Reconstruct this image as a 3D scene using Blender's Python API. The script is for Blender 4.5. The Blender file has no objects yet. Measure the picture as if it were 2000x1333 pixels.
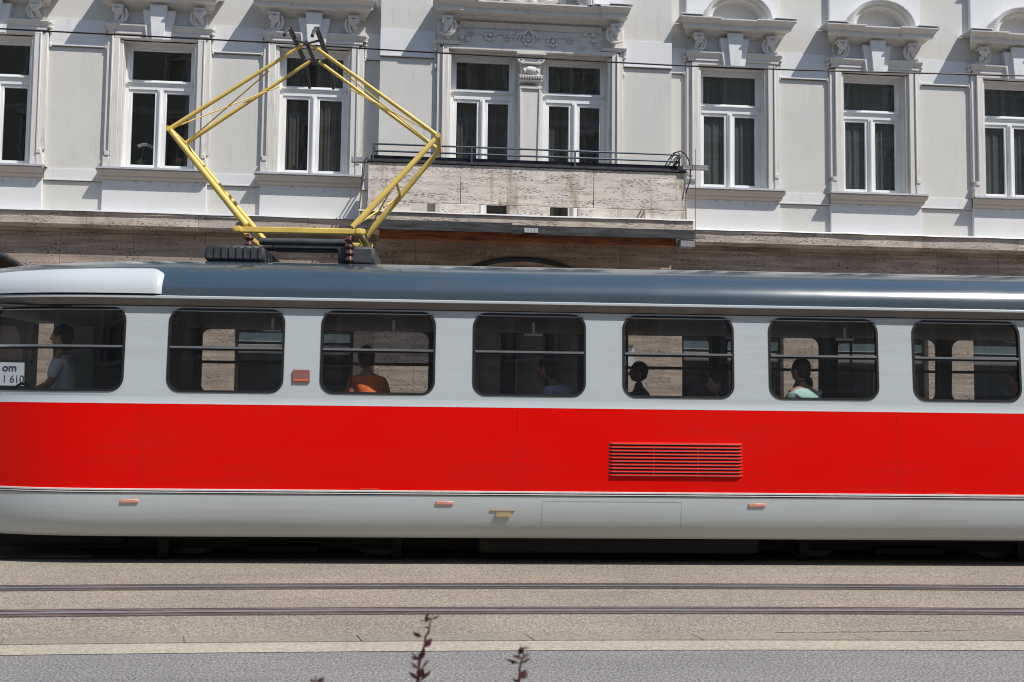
import bpy, bmesh, math, random
from math import sin, cos, pi, radians, sqrt, atan2
from mathutils import Matrix, Vector, Euler
random.seed(7)
S = bpy.context.scene
COL = S.collection

# ------------------------------------------------------------------ camera, sky, sun, exposure
cam_d = bpy.data.cameras.new("camera"); cam = bpy.data.objects.new("camera", cam_d); COL.objects.link(cam)
cam_d.sensor_width = 36; cam_d.lens = 35; cam_d.clip_start = 0.05; cam_d.clip_end = 2000
cam.matrix_world = (Matrix.Translation((0, 0, 1.55)) @ Matrix.Rotation(radians(-5.63), 4, 'Z')
                    @ Matrix.Rotation(pi / 2 + radians(3.72), 4, 'X') @ Matrix.Rotation(radians(0.67), 4, 'Z'))
S.camera = cam
cam_d.dof.use_dof = True; cam_d.dof.focus_distance = 14.5; cam_d.dof.aperture_fstop = 5.6

SUN = Vector((1.2, -1.0, 2.1)).normalized()          # towards the sun
SUN_EL = math.asin(SUN.z); SUN_AZ = atan2(SUN.x, SUN.y)
world = bpy.data.worlds.new("World"); S.world = world; world.use_nodes = True
wn = world.node_tree.nodes; wl = world.node_tree.links
sky = wn.new('ShaderNodeTexSky'); sky.sky_type = 'NISHITA'; sky.sun_disc = False
sky.sun_elevation = SUN_EL; sky.sun_rotation = SUN_AZ
sky.air_density = 1.25; sky.dust_density = .3; sky.ozone_density = 2.0
wl.new(sky.outputs[0], wn['Background'].inputs[0]); wn['Background'].inputs[1].default_value = 0.125
sl = bpy.data.lights.new("sun", 'SUN'); sl.energy = 4.6; sl.angle = radians(0.5); sl.color = (1.0, 0.955, 0.89)
so = bpy.data.objects.new("sun", sl); COL.objects.link(so)
so.rotation_euler = (-SUN).to_track_quat('-Z', 'Y').to_euler()
S.view_settings.view_transform = 'Standard'; S.view_settings.look = 'None'
S.view_settings.gamma = 1; S.view_settings.exposure = 0.0
S.cycles.filter_width = 1.05; S.cycles.max_bounces = 8; S.cycles.transparent_max_bounces = 16
S.cycles.caustics_reflective = False; S.cycles.caustics_refractive = False

# ------------------------------------------------------------------ helpers
class MB:
    """collects geometry for one mesh object"""
    def __init__(s): s.v = []; s.f = []; s.m = []; s.sm = []
    def add(s, vs, fs, mi=0, smooth=False):
        o = len(s.v); s.v += [tuple(p) for p in vs]
        for f in fs: s.f.append([o + i for i in f]); s.m.append(mi); s.sm.append(smooth)
        return s
    def box(s, x0, x1, y0, y1, z0, z1, mi=0, b=0.0):
        if b > 0:
            b = min(b, (x1-x0)*.45, (y1-y0)*.45, (z1-z0)*.45)
            # chamfered box
            P = []
            for sx in (0, 1):
                for sy in (0, 1):
                    for sz in (0, 1):
                        X = x1 if sx else x0; Y = y1 if sy else y0; Z = z1 if sz else z0
                        dx = -b if sx else b; dy = -b if sy else b; dz = -b if sz else b
                        P += [(X, Y+dy, Z+dz), (X+dx, Y, Z+dz), (X+dx, Y+dy, Z)]
            bm = bmesh.new()
            vs = [bm.verts.new(p) for p in P]
            r = bmesh.ops.convex_hull(bm, input=vs)
            bm.verts.index_update()
            s.add([v.co[:] for v in bm.verts], [[v.index for v in f.verts] for f in bm.faces], mi)
            bm.free(); return s
        v = [(x, y, z) for z in (z0, z1) for y in (y0, y1) for x in (x0, x1)]
        return s.add(v, [(0, 2, 3, 1), (4, 5, 7, 6), (0, 1, 5, 4), (2, 6, 7, 3), (0, 4, 6, 2), (1, 3, 7, 5)], mi)
    def prism_x(s, prof, x0, x1, mi=0, smooth=False, miter=0.0, ry=0.0):
        """profile [(y,z)] closed polygon extruded along x; miter: ends grow with projection (ry - y)"""
        n = len(prof); a = []; b = []
        for (y, z) in prof:
            e = miter * (ry - y); a.append((x0 - e, y, z)); b.append((x1 + e, y, z))
        fs = [(i, (i+1) % n, n+(i+1) % n, n+i) for i in range(n)]
        s.add(a + b, fs, mi, smooth)
        s.add(a, [list(range(n))[::-1]], mi); s.add(b, [list(range(n))], mi)
        return s
    def prism_y(s, prof, y0, y1, mi=0):
        n = len(prof); a = [(x, y0, z) for x, z in prof]; b = [(x, y1, z) for x, z in prof]
        s.add(a + b, [(i, n+i, n+(i+1) % n, (i+1) % n) for i in range(n)] + [list(range(n)), list(range(n, 2*n))[::-1]], mi)
        return s
    def tube(s, pts, r, n=8, mi=0, caps=True):
        pts = [Vector(p) for p in pts]; rr = r if isinstance(r, (list, tuple)) else [r]*len(pts)
        rings = []; up = None
        for i, p in enumerate(pts):
            d = (pts[min(i+1, len(pts)-1)] - pts[max(i-1, 0)]).normalized()
            if up is None:
                up = Vector((0, 0, 1)) if abs(d.z) < .9 else Vector((0, 1, 0))
            a = d.cross(up)
            if a.length < 1e-4: a = d.cross(Vector((1, 0, 0)))
            a.normalize(); c = a.cross(d).normalized(); up = c
            rings.append([p + (a*cos(t) + c*sin(t))*rr[i] for t in [2*pi*k/n for k in range(n)]])
        vs = [q for R in rings for q in R]; fs = []
        for i in range(len(pts)-1):
            for k in range(n): fs.append((i*n+k, i*n+(k+1) % n, (i+1)*n+(k+1) % n, (i+1)*n+k))
        s.add(vs, fs, mi, True)
        if caps: s.add(rings[0], [list(range(n))[::-1]], mi); s.add(rings[-1], [list(range(n))], mi)
        return s
    def ell(s, c, r, mi=0, nu=10, nv=7, rot=None):
        vs = []; fs = []
        M = rot or Matrix.Identity(3)
        for j in range(nv+1):
            t = pi*j/nv
            for i in range(nu):
                a = 2*pi*i/nu
                p = M @ Vector((r[0]*sin(t)*cos(a), r[1]*sin(t)*sin(a), r[2]*cos(t)))
                vs.append((c[0]+p.x, c[1]+p.y, c[2]+p.z))
        for j in range(nv):
            for i in range(nu): fs.append((j*nu+i, (j+1)*nu+i, (j+1)*nu+(i+1) % nu, j*nu+(i+1) % nu))
        return s.add(vs, fs, mi, True)
    def build(s, name, mats, parent=None, loc=(0, 0, 0), rz=0.0, kind=None):
        me = bpy.data.meshes.new(name); me.from_pydata(s.v, [], s.f)
        if not isinstance(mats, (list, tuple)): mats = [mats]
        for m in mats: me.materials.append(m)
        for i, p in enumerate(me.polygons):
            p.material_index = s.m[i]; p.use_smooth = s.sm[i]
        bm = bmesh.new(); bm.from_mesh(me); bmesh.ops.remove_doubles(bm, verts=bm.verts, dist=1e-5)
        bmesh.ops.recalc_face_normals(bm, faces=bm.faces); bm.to_mesh(me); bm.free()
        me.set_sharp_from_angle(angle=radians(38))
        o = bpy.data.objects.new(name, me); COL.objects.link(o)
        o.location = loc; o.rotation_euler = (0, 0, rz)
        if parent: o.parent = parent
        if kind: o['kind'] = kind
        return o

def tag(o, label, cat, group=None, kind=None):
    o['label'] = label; o['category'] = cat
    if group: o['group'] = group
    if kind: o['kind'] = kind
    return o
def empty(name, loc=(0, 0, 0), rz=0.0, parent=None):
    o = bpy.data.objects.new(name, None); COL.objects.link(o); o.location = loc; o.rotation_euler = (0, 0, rz)
    o.empty_display_size = .2
    if parent: o.parent = parent
    return o
def copy_tree(o, parent=None, loc=None):
    c = o.copy(); COL.objects.link(c); c.parent = parent
    if loc is not None: c.location = loc
    for ch in list(o.children): copy_tree(ch, c)
    return c

# ------------------------------------------------------------------ materials
def new_mat(name):
    m = bpy.data.materials.new(name); m.use_nodes = True
    return m, m.node_tree.nodes, m.node_tree.links, m.node_tree.nodes['Principled BSDF']
def ramp(n, stops):
    r = n.new('ShaderNodeValToRGB'); e = r.color_ramp.elements
    while len(e) < len(stops): e.new(0.5)
    for i, (p, c) in enumerate(stops):
        e[i].position = p; e[i].color = (*c, 1) if len(c) == 3 else c
    return r
def coords(n, l, scale=(1, 1, 1), src='Object'):
    t = n.new('ShaderNodeTexCoord'); m = n.new('ShaderNodeMapping'); m.inputs['Scale'].default_value = scale
    l.new(t.outputs[src], m.inputs[0]); return m
def noise(n, l, vec, scale, detail=4, rough=.55):
    t = n.new('ShaderNodeTexNoise'); t.inputs['Scale'].default_value = scale
    t.inputs['Detail'].default_value = detail; t.inputs['Roughness'].default_value = rough
    l.new(vec.outputs[0], t.inputs[0]); return t
def mix(n, l, fac, a, b, mode='MIX'):
    m = n.new('ShaderNodeMix'); m.data_type = 'RGBA'; m.blend_type = mode
    for k, v in ((0, fac), (6, a), (7, b)):
        if hasattr(v, 'is_linked') or hasattr(v, 'links'): l.new(v, m.inputs[k])
        elif isinstance(v, (int, float)): m.inputs[k].default_value = v
        else: m.inputs[k].default_value = (*v, 1)
    return m.outputs[2]
def bump(n, l, h, P, strength=.3, dist=.01):
    b = n.new('ShaderNodeBump'); b.inputs['Strength'].default_value = strength; b.inputs['Distance'].default_value = dist
    l.new(h, b.inputs['Height']); l.new(b.outputs[0], P.inputs['Normal'])
def plain(name, col, rough=.5, metal=0, var=.12, scale=6, coat=0, bmp=0.0, spec=.5):
    m, n, l, P = new_mat(name)
    v = coords(n, l); t = noise(n, l, v, scale)
    r = ramp(n, [(.3, [c*(1-var) for c in col]), (.7, [min(1, c*(1+var)) for c in col])])
    l.new(t.outputs[0], r.inputs[0]); l.new(r.outputs[0], P.inputs['Base Color'])
    P.inputs['Roughness'].default_value = rough; P.inputs['Metallic'].default_value = metal
    P.inputs['Specular IOR Level'].default_value = spec
    if coat: P.inputs['Coat Weight'].default_value = coat; P.inputs['Coat Roughness'].default_value = .05
    if bmp: bump(n, l, noise(n, l, v, scale*14).outputs[0], P, bmp, .004)
    return m

def tram_paint(name, col, rough=.4, coat=.1, spec=.3, dust=(.30, .27, .23), amt=.25):
    m, n, l, P = new_mat(name)
    v = coords(n, l, (.35, 1, 16)); t = noise(n, l, v, 1.6, 6, .65); big = noise(n, l, coords(n, l, (.5, 1, 1.2)), 1.3, 5, .6)
    a = n.new('ShaderNodeMath'); a.operation = 'MULTIPLY'; l.new(t.outputs[0], a.inputs[0]); l.new(big.outputs[0], a.inputs[1])
    r = ramp(n, [(.22, (0, 0, 0)), (.42, (amt, amt, amt))]); l.new(a.outputs[0], r.inputs[0])
    c = mix(n, l, r.outputs[0], col, dust); l.new(c, P.inputs['Base Color'])
    rr = ramp(n, [(.3, (rough*.85,)*3), (.7, (min(1, rough*1.25),)*3)]); l.new(big.outputs[0], rr.inputs[0]); l.new(rr.outputs[0], P.inputs['Roughness'])
    P.inputs['Specular IOR Level'].default_value = spec; P.inputs['Coat Weight'].default_value = coat; P.inputs['Coat Roughness'].default_value = .12
    w = noise(n, l, coords(n, l, (1.0, 1, .6)), 1.1, 3, .5); bump(n, l, w.outputs[0], P, .12, .02)
    return m

def plaster(name, col, grime=.35, zdirt=None):
    m, n, l, P = new_mat(name)
    v = coords(n, l); big = noise(n, l, v, .9, 5, .6); fine = noise(n, l, v, 55, 3)
    vs = coords(n, l, (5, 5, .8)); streak = noise(n, l, vs, 2.2, 5, .65)
    r = ramp(n, [(.3, [c*.93 for c in col]), (.65, col)]); l.new(big.outputs[0], r.inputs[0])
    sr = ramp(n, [(.56, (0, 0, 0)), (.82, (1, 1, 1))]); l.new(streak.outputs[0], sr.inputs[0])
    mm = n.new('ShaderNodeMath'); mm.operation = 'MULTIPLY'; mm.inputs[1].default_value = grime
    l.new(sr.outputs[0], mm.inputs[0])
    c = mix(n, l, mm.outputs[0], r.outputs[0], (.38, .34, .29))
    if zdirt:                                    # soot blotches of their own shape just below the sill
        sep = n.new('ShaderNodeSeparateXYZ'); tc = n.new('ShaderNodeTexCoord'); l.new(tc.outputs['Object'], sep.inputs[0])
        mr = n.new('ShaderNodeMapRange'); mr.inputs[1].default_value = zdirt[0]; mr.inputs[2].default_value = zdirt[1]
        l.new(sep.outputs[2], mr.inputs[0])
        bl = noise(n, l, coords(n, l, (1, 1, 1.3)), 5.5, 4, .7); br = ramp(n, [(.52, (0, 0, 0)), (.68, (1, 1, 1))]); l.new(bl.outputs[0], br.inputs[0])
        m2 = n.new('ShaderNodeMath'); m2.operation = 'MULTIPLY'; l.new(mr.outputs[0], m2.inputs[0]); l.new(br.outputs[0], m2.inputs[1])
        m3 = n.new('ShaderNodeMath'); m3.operation = 'MULTIPLY'; m3.inputs[1].default_value = .6; l.new(m2.outputs[0], m3.inputs[0])
        c = mix(n, l, m3.outputs[0], c, (.25, .23, .22))
    l.new(c, P.inputs['Base Color']); P.inputs['Roughness'].default_value = .9
    P.inputs['Specular IOR Level'].default_value = .2
    h = n.new('ShaderNodeMath'); h.operation = 'ADD'; l.new(fine.outputs[0], h.inputs[0]); l.new(big.outputs[0], h.inputs[1])
    bump(n, l, h.outputs[0], P, .25, .006)
    return m

def travertine(name, light, dark, stain=0.0, joints=None, pit=.55):
    m, n, l, P = new_mat(name)
    v = coords(n, l, (.55, .55, 9)); band = noise(n, l, v, 1.6, 8, .62)
    v2 = coords(n, l, (1, 1, 1)); cloud = noise(n, l, v2, 1.7, 5, .6)
    r = ramp(n, [(.30, dark), (.5, [(a+b)/2 for a, b in zip(light, dark)]), (.66, light)])
    l.new(band.outputs[0], r.inputs[0])
    cr = ramp(n, [(.3, (.72, .70, .68)), (.7, (1.1, 1.06, 1.0))]); l.new(cloud.outputs[0], cr.inputs[0])
    c = mix(n, l, .8, r.outputs[0], cr.outputs[0], 'MULTIPLY')
    vp = coords(n, l, (11, 11, 48)); pits = noise(n, l, vp, 1.5, 3, .6)
    pr = ramp(n, [(pit+.05, (0, 0, 0)), (pit+.12, (1, 1, 1))]); l.new(pits.outputs[0], pr.inputs[0])
    vg = noise(n, l, coords(n, l, (1.2, 1.2, 7)), 1.4, 4); gr = ramp(n, [(.42, (0, 0, 0)), (.6, (1, 1, 1))]); l.new(vg.outputs[0], gr.inputs[0])
    pm = n.new('ShaderNodeMath'); pm.operation = 'MULTIPLY'; l.new(pr.outputs[0], pm.inputs[0]); l.new(gr.outputs[0], pm.inputs[1])
    c = mix(n, l, pm.outputs[0], c, [x*.28 for x in dark])
    if stain:
        vs = coords(n, l, (3.2, 3.2, .55)); st = noise(n, l, vs, 1.5, 6, .66)
        s1 = ramp(n, [(.52, (0, 0, 0)), (.70, (stain,)*3)]); l.new(st.outputs[0], s1.inputs[0])
        c = mix(n, l, s1.outputs[0], c, (.33, .24, .15))
        vk = coords(n, l, (1.4, 1.4, 3.0)); sk = noise(n, l, vk, 3.1, 7, .7)
        s2 = ramp(n, [(.60, (0, 0, 0)), (.78, (stain,)*3)]); l.new(sk.outputs[0], s2.inputs[0])
        c = mix(n, l, s2.outputs[0], c, (.07, .06, .055))
    if joints:
        b = n.new('ShaderNodeTexBrick'); b.offset = 0; b.inputs['Scale'].default_value = 1
        b.inputs['Brick Width'].default_value = joints[0]; b.inputs['Row Height'].default_value = joints[1]
        b.inputs['Mortar Size'].default_value = .004; b.inputs['Mortar Smooth'].default_value = .2
        tc = n.new('ShaderNodeTexCoord'); sp = n.new('ShaderNodeSeparateXYZ'); cb = n.new('ShaderNodeCombineXYZ')
        l.new(tc.outputs['Object'], sp.inputs[0]); l.new(sp.outputs[0], cb.inputs[0]); l.new(sp.outputs[2], cb.inputs[1]); l.new(cb.outputs[0], b.inputs[0])
        b.inputs['Color1'].default_value = (.86, .86, .86, 1); b.inputs['Color2'].default_value = (1.05, 1.03, 1, 1); b.inputs['Mortar'].default_value = (.3, .28, .26, 1)
        c = mix(n, l, 1.0, c, b.outputs[0], 'MULTIPLY')
    l.new(c, P.inputs['Base Color']); P.inputs['Roughness'].default_value = .75
    inv = n.new('ShaderNodeMath'); inv.operation = 'SUBTRACT'; inv.inputs[0].default_value = 1; l.new(pm.outputs[0], inv.inputs[1])
    bump(n, l, inv.outputs[0], P, .6, .006)
    return m

def asphalt(name, a, b, scale=95, contrast=.5, bmp=.5, tint=None):
    m, n, l, P = new_mat(name)
    v = coords(n, l); t = noise(n, l, v, scale, 3, .75); big = noise(n, l, v, .8, 5, .6)
    vo = n.new('ShaderNodeTexVoronoi'); vo.inputs['Scale'].default_value = scale*1.1; l.new(v.outputs[0], vo.inputs[0])
    vr = ramp(n, [(.05, (.25, .25, .25)), (.6, (.75, .75, .75))]); l.new(vo.outputs['Distance'], vr.inputs[0])
    r = ramp(n, [(.5-.12*contrast, a), (.5+.16*contrast, b)]); l.new(t.outputs[0], r.inputs[0])
    c = mix(n, l, .5, r.outputs[0], vr.outputs[0], 'SOFT_LIGHT')
    br = ramp(n, [(.3, (.86, .86, .87)), (.7, (1.08, 1.06, 1.03))]); l.new(big.outputs[0], br.inputs[0])
    c = mix(n, l, 1.0, c, br.outputs[0], 'MULTIPLY')
    sv = coords(n, l, (.25, 6, 1)); st = noise(n, l, sv, 1.4, 5, .6)      # wear along the direction of travel
    sr = ramp(n, [(.3, (.9, .9, .9)), (.7, (1.07, 1.06, 1.05))]); l.new(st.outputs[0], sr.inputs[0])
    c = mix(n, l, .8, c, sr.outputs[0], 'MULTIPLY')
    l.new(c, P.inputs['Base Color']); P.inputs['Roughness'].default_value = .88; P.inputs['Specular IOR Level'].default_value = .25
    bump(n, l, vo.outputs['Distance'], P, bmp, .004)
    return m

def glass(name, tint=(.8, .83, .85), ior=1.5, rough=0.0, dirt=0.0):
    m, n, l, P = new_mat(name); n.remove(P)
    out = n['Material Output']
    tr = n.new('ShaderNodeBsdfTransparent'); tr.inputs[0].default_value = (*tint, 1)
    gl = n.new('ShaderNodeBsdfGlossy'); gl.inputs['Roughness'].default_value = rough
    lw = n.new('ShaderNodeLayerWeight'); lw.inputs[0].default_value = .5
    pw = n.new('ShaderNodeMath'); pw.operation = 'POWER'; pw.inputs[1].default_value = 5; l.new(lw.outputs['Facing'], pw.inputs[0])
    f0 = 1.9*((ior-1)/(ior+1))**2
    fr = n.new('ShaderNodeMath'); fr.operation = 'MULTIPLY_ADD'; fr.inputs[1].default_value = 1-f0; fr.inputs[2].default_value = f0; l.new(pw.outputs[0], fr.inputs[0])
    v = coords(n, l); w = noise(n, l, v, 1.1, 2); bp = n.new('ShaderNodeBump'); bp.inputs['Strength'].default_value = .05; bp.inputs['Distance'].default_value = .05
    l.new(w.outputs[0], bp.inputs['Height']); l.new(bp.outputs[0], gl.inputs['Normal'])
    mx = n.new('ShaderNodeMixShader'); l.new(fr.outputs[0], mx.inputs[0]); l.new(tr.outputs[0], mx.inputs[1]); l.new(gl.outputs[0], mx.inputs[2])
    last = mx.outputs[0]
    if dirt:
        df = n.new('ShaderNodeBsdfDiffuse'); df.inputs[0].default_value = (.5, .48, .45, 1)
        m2 = n.new('ShaderNodeMixShader'); m2.inputs[0].default_value = dirt
        l.new(last, m2.inputs[1]); l.new(df.outputs[0], m2.inputs[2]); last = m2.outputs[0]
    l.new(last, out.inputs[0]); return m

M = {}
M['cream'] = plaster('plaster_cream', (.69, .675, .635), .4)
M['white'] = plaster('plaster_white', (.79, .79, .79), .32)
M['trim'] = plaster('stucco_trim', (.73, .705, .67), .75)
M['sill'] = plaster('shade_brown_sill_stucco', (.58, .53, .48), .6)  # darker brown puts the sill's unlit underside into the colour; streaks are dirt
M['apron'] = plaster('plaster_apron', (.77, .77, .76), .12, (-.42, -.22))
M['upvc'] = plain('white_window_frame', (.86, .86, .86), .35, 0, .03, 3)
M['trav'] = travertine('travertine_cladding', (.60, .50, .42), (.31, .24, .20), .4, (1.24, 1.5), .47)
M['trav_band'] = travertine('travertine_string_course', (.74, .68, .62), (.44, .37, .33), .6, (1.9, 9), .47)
M['trav_balc'] = travertine('travertine_balcony', (.90, .86, .80), (.68, .61, .54), .85, None, .455)
M['trav_slab'] = travertine('travertine_slab_edge', (.78, .71, .62), (.56, .46, .37), .6, None, .46)
M['zinc'] = plain('zinc_flashing', (.66, .67, .69), .45, .35, .1, 5)
M['lead'] = plain('white_metal_flashing', (.74, .74, .75), .5, .1, .05)
M['grime'] = plain('dirt_and_ledge_shadow', (.22, .20, .18), .9, 0, .35, 12)  # dirt line and ledge shadow painted as one dark tone
M['soot'] = plain('sooty_coping', (.05, .05, .055), .85, 0, .4, 6, bmp=.3)
M['railing'] = plain('grey_blue_railing_paint', (.10, .125, .15), .4, .3, .1)
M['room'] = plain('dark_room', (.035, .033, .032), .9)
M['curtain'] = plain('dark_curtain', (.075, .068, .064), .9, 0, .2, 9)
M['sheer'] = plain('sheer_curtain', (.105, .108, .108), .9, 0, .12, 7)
M['hglass'] = glass('house_window_glass', (.80, .83, .82), 1.62)
M['sglass'] = glass('shop_glass', (.62, .66, .66), 1.5)
M['tglass'] = glass('tram_glass', (.84, .85, .85), 1.45, 0, .008)
M['old_wood'] = plain('weathered_timber', (.20, .19, .19), .8, 0, .45, 9, bmp=.5)
M['rust'] = plain('rusty_wire', (.12, .07, .05), .8)
M['hose'] = plain('black_hose', (.02, .017, .018), .5)
M['wire'] = plain('copper_contact_wire', (.035, .03, .03), .5, .5)
def wood(name, a, b, rough=.75):
    m, n, l, P = new_mat(name); v = coords(n, l, (.8, 8, 8)); t = noise(n, l, v, 2.2, 8, .68)
    r = ramp(n, [(.34, a), (.62, b)]); l.new(t.outputs[0], r.inputs[0]); l.new(r.outputs[0], P.inputs['Base Color'])
    P.inputs['Roughness'].default_value = rough; bump(n, l, t.outputs[0], P, .5, .006); return m
M['plank'] = wood('sooty_plank', (.008, .009, .010), (.07, .072, .075))
M['orange_wood'] = wood('orange_stained_beam', (.10, .04, .018), (.45, .16, .06))
M['grey_wood'] = wood('grey_timber', (.12, .12, .13), (.36, .36, .37))
# tram
M['red'] = tram_paint('tram_red_paint', (.80, .003, .0008), .42, .04, .12, (.55, .02, .01), .3)
M['tgrey'] = tram_paint('tram_light_grey_paint', (.53, .585, .61), .36, .2, .5, (.40, .39, .35), .35)
M['twhite'] = plain('tram_white_paint', (.56, .60, .63), .3, 0, .03, 2, coat=.3)
M['troof'] = tram_paint('tram_slate_roof_paint', (.040, .068, .092), .22, 1.0, .9, (.09, .09, .09), .5)
M['chrome'] = plain('aluminium_trim', (.62, .62, .62), .28, .9, .05)
M['rubber'] = plain('black_rubber', (.012, .012, .013), .6)
M['under'] = plain('underframe_black', (.006, .0055, .005), .8, 0, .3)
M['gutter'] = plain('cantrail_shade_brown', (.17, .16, .15), .5)  # overhang shade and ground reflection on the cantrail, put into the colour
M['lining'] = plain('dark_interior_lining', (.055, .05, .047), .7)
M['ceil'] = plain('interior_ceiling', (.13, .125, .12), .7)
M['seat'] = plain('seat_plastic_dark_red', (.10, .022, .018), .45)
M['yellow'] = plain('pantograph_yellow', (.78, .56, .14), .4, 0, .08, 5)
M['dkgrey'] = plain('roof_equipment_grey', (.055, .06, .065), .6, 0, .3, 8)
M['copper'] = plain('carbon_strip', (.03, .03, .03), .5)
M['porcelain'] = plain('brown_insulator', (.10, .03, .018), .25, coat=.5)
M['wheel'] = plain('wheel_steel', (.07, .06, .055), .45, .6, .3)
M['amber'] = plain('faded_orange_marker_lens', (.66, .30, .22), .35, coat=.3)
M['paper'] = plain('white_notice_plate', (.62, .66, .74), .5, 0, .03)
M['ink'] = plain('dark_grey_ink', (.035, .04, .055), .6)
# ground
M['asphalt'] = asphalt('road_asphalt', (.12, .118, .118), (.345, .335, .33), 62, .8, .3)
M['bed'] = asphalt('track_bed_asphalt', (.165, .146, .118), (.425, .375, .308), 62, .8, .3)
M['curb'] = asphalt('concrete_edging', (.25, .225, .175), (.30, .275, .225), 30, 1.2, .15)
M['cream_line'] = asphalt('cream_road_paint', (.36, .315, .245), (.47, .43, .35), 34, .8, .5)
M['seal'] = plain('bitumen_rail_joint', (.165, .165, .17), .55, 0, .2, 20, bmp=.2)
M['rail'] = plain('polished_rail_steel', (.52, .53, .56), .28, .7, .15, 9)
M['rrust'] = plain('rail_edge_rust', (.17, .10, .08), .8, 0, .35, 14)
M['pave'] = asphalt('pavement_slabs', (.22, .21, .20), (.33, .32, .30), 50, .8)
M['leaf'] = plain('dark_red_leaf', (.055, .010, .013), .5, 0, .4, 30)
M['twig'] = plain('brown_red_twig', (.09, .03, .03), .7)
M['green'] = plain('green_leaf', (.05, .11, .03), .5, 0, .3, 20)

# ================================================================== GROUND
TR = radians(-2.7); CR, SR = cos(TR), sin(TR)
def road_off(u):                       # gentle bend of the road and the tracks
    d = abs(u-1.8); k = .0056
    return -(k*d*d) if d < 9 else -(k*81 + 2*k*9*(d-9))
def UV(u, v): return (u*CR - v*SR, u*SR + v*CR)
def strip(mb, v0, v1, z, u0=-30, u1=34, step=.5, mi=0, shift=0):
    n = int((u1-u0)/step); vs = []
    for i in range(n+1):
        u = u0 + (u1-u0)*i/n; o = road_off(u) + shift
        vs += [(*UV(u, v0+o), z), (*UV(u, v1+o), z)]
    mb.add(vs, [(2*i, 2*i+2, 2*i+3, 2*i+1) for i in range(n)], mi)

g = MB(); g.add([(-400, -400, 0), (400, -400, 0), (400, 400, 0), (-400, 400, 0)], [(0, 1, 2, 3)])
g.build('ground', M['asphalt'], kind='structure')
g = MB(); strip(g, 6.86, 15.2, .005); g.build('track_bed', M['bed'], kind='structure')
g = MB(); strip(g, 6.42, 6.675, .004); g.build('cream_lane_line', M['cream_line'], kind='structure')
g = MB()
def curb_line():
    L = 1.13; u = -30
    while u < 34:
        a, b = u+.004, u+L-.004; vs = []; sk = .05
        for uu, vv in ((a, 6.68), (b, 6.68), (b-sk, 6.855), (a-sk, 6.855)):
            vs.append((*UV(uu, vv+road_off(uu)), .009))
        g.add(vs + [(x, y, .001) for x, y, z in vs], [(0, 1, 2, 3), (0, 4, 5, 1), (1, 5, 6, 2), (2, 6, 7, 3), (3, 7, 4, 0)])
        u += L
curb_line(); g.build('concrete_edging', M['curb'], kind='structure')
def crack(u0, v0, n, du, dv, w=.006):
    m = MB(); rnd = random.Random(n); u, v = u0, v0; pts = []
    for i in range(n): pts.append((u, v+road_off(u))); u += du*rnd.uniform(.5, 1.5); v += dv*rnd.uniform(-1, 1)
    for (a, b), (c, d) in zip(pts[:-1], pts[1:]):
        k = w*rnd.uniform(.4, 1.2); m.add([(*UV(a, b-k/2), .0072), (*UV(c, d-k/2), .0072), (*UV(c, d+k/2), .0072), (*UV(a, b+k/2), .0072)], [(0, 1, 2, 3)])
    return m
crack(2.2, 6.90, 30, .05, .012, .008).build('road_crack', M['rubber'], kind='structure')
def rail(v, name):
    mb = MB()
    strip(mb, v-.135, v+.135, .008, mi=0)                       # sealed joint either side
    strip(mb, v-.125, v-.105, .011, mi=2); strip(mb, v+.10, v+.125, .011, mi=2)
    strip(mb, v-.045, v+.02, .013, mi=1)                        # running head
    strip(mb, v+.055, v+.075, .012, mi=1)                       # guard lip
    strip(mb, v-.075, v-.062, .0105, mi=2)
    return mb.build(name, [M['seal'], M['rail'], M['rrust']], kind='structure')
for v in (8.66, 7.64): rail(v, 'tram_rail')
for v in (10.35, 11.35): rail(v, 'tram_rail')
g = MB(); strip(g, 15.2, 15.38, .12); strip(g, 15.38, 17.4, .115, mi=1)
vs = []; n = 100
for i in range(n+1):
    u = -30+64*i/n; o = road_off(u); vs += [(*UV(u, 15.2+o), 0), (*UV(u, 15.2+o), .12)]
g.add(vs, [(2*i, 2*i+2, 2*i+3, 2*i+1) for i in range(n)])
g.add([(-40, 15.8, .11), (40, 15.8, .11), (40, 18.4, .11), (-40, 18.4, .11)], [(0, 1, 2, 3)], 1)
g.build('pavement', [M['curb'], M['pave']], kind='structure')

# ================================================================== TOWNHOUSE (local y=0 wall plane, -y towards the street)
B = empty('townhouse', (0, 18, 0))
tag(B, 'pale grey stucco townhouse facade with travertine ground floor and hooded windows behind the tram', 'building')
BAYL, BAYR, BAYP = -.70, 4.67, -.24
X0, X1, ZT = -19.0, 24.0, 12.6
OPEN = 1.24; ZB, ZH = 5.64, 7.97            # window opening bottom / head
CW = [-10.15, -7.42, -4.615, -1.895, 5.90, 8.69, 11.53, 14.33]
W3 = (2.03, 2.90)                            # central twin window centre and opening width

def wall_with_holes(mb, x0, x1, z0, z1, holes, y0, y1, mi=0):
    hs = sorted(holes); x = x0
    for (a, b, c, d) in hs:
        mb.box(x, a, y0, y1, z0, z1, mi); mb.box(a, b, y0, y1, z0, c, mi); mb.box(a, b, y0, y1, d, z1, mi); x = b
    mb.box(x, x1, y0, y1, z0, z1, mi)
mb = MB()
wall_with_holes(mb, X0, BAYL, 4.85, ZT, [(c-OPEN/2, c+OPEN/2, ZB, ZH) for c in CW[:4]], 0, .45)
wall_with_holes(mb, BAYR, X1, 4.85, ZT, [(c-OPEN/2, c+OPEN/2, ZB, ZH) for c in CW[4:]], 0, .45)
wall_with_holes(mb, BAYL, BAYR, 4.85, ZT, [(W3[0]-W3[1]/2, W3[0]+W3[1]/2, 4.86, ZH)], BAYP, .45)
mb.build('wall', M['cream'], B)

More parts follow.
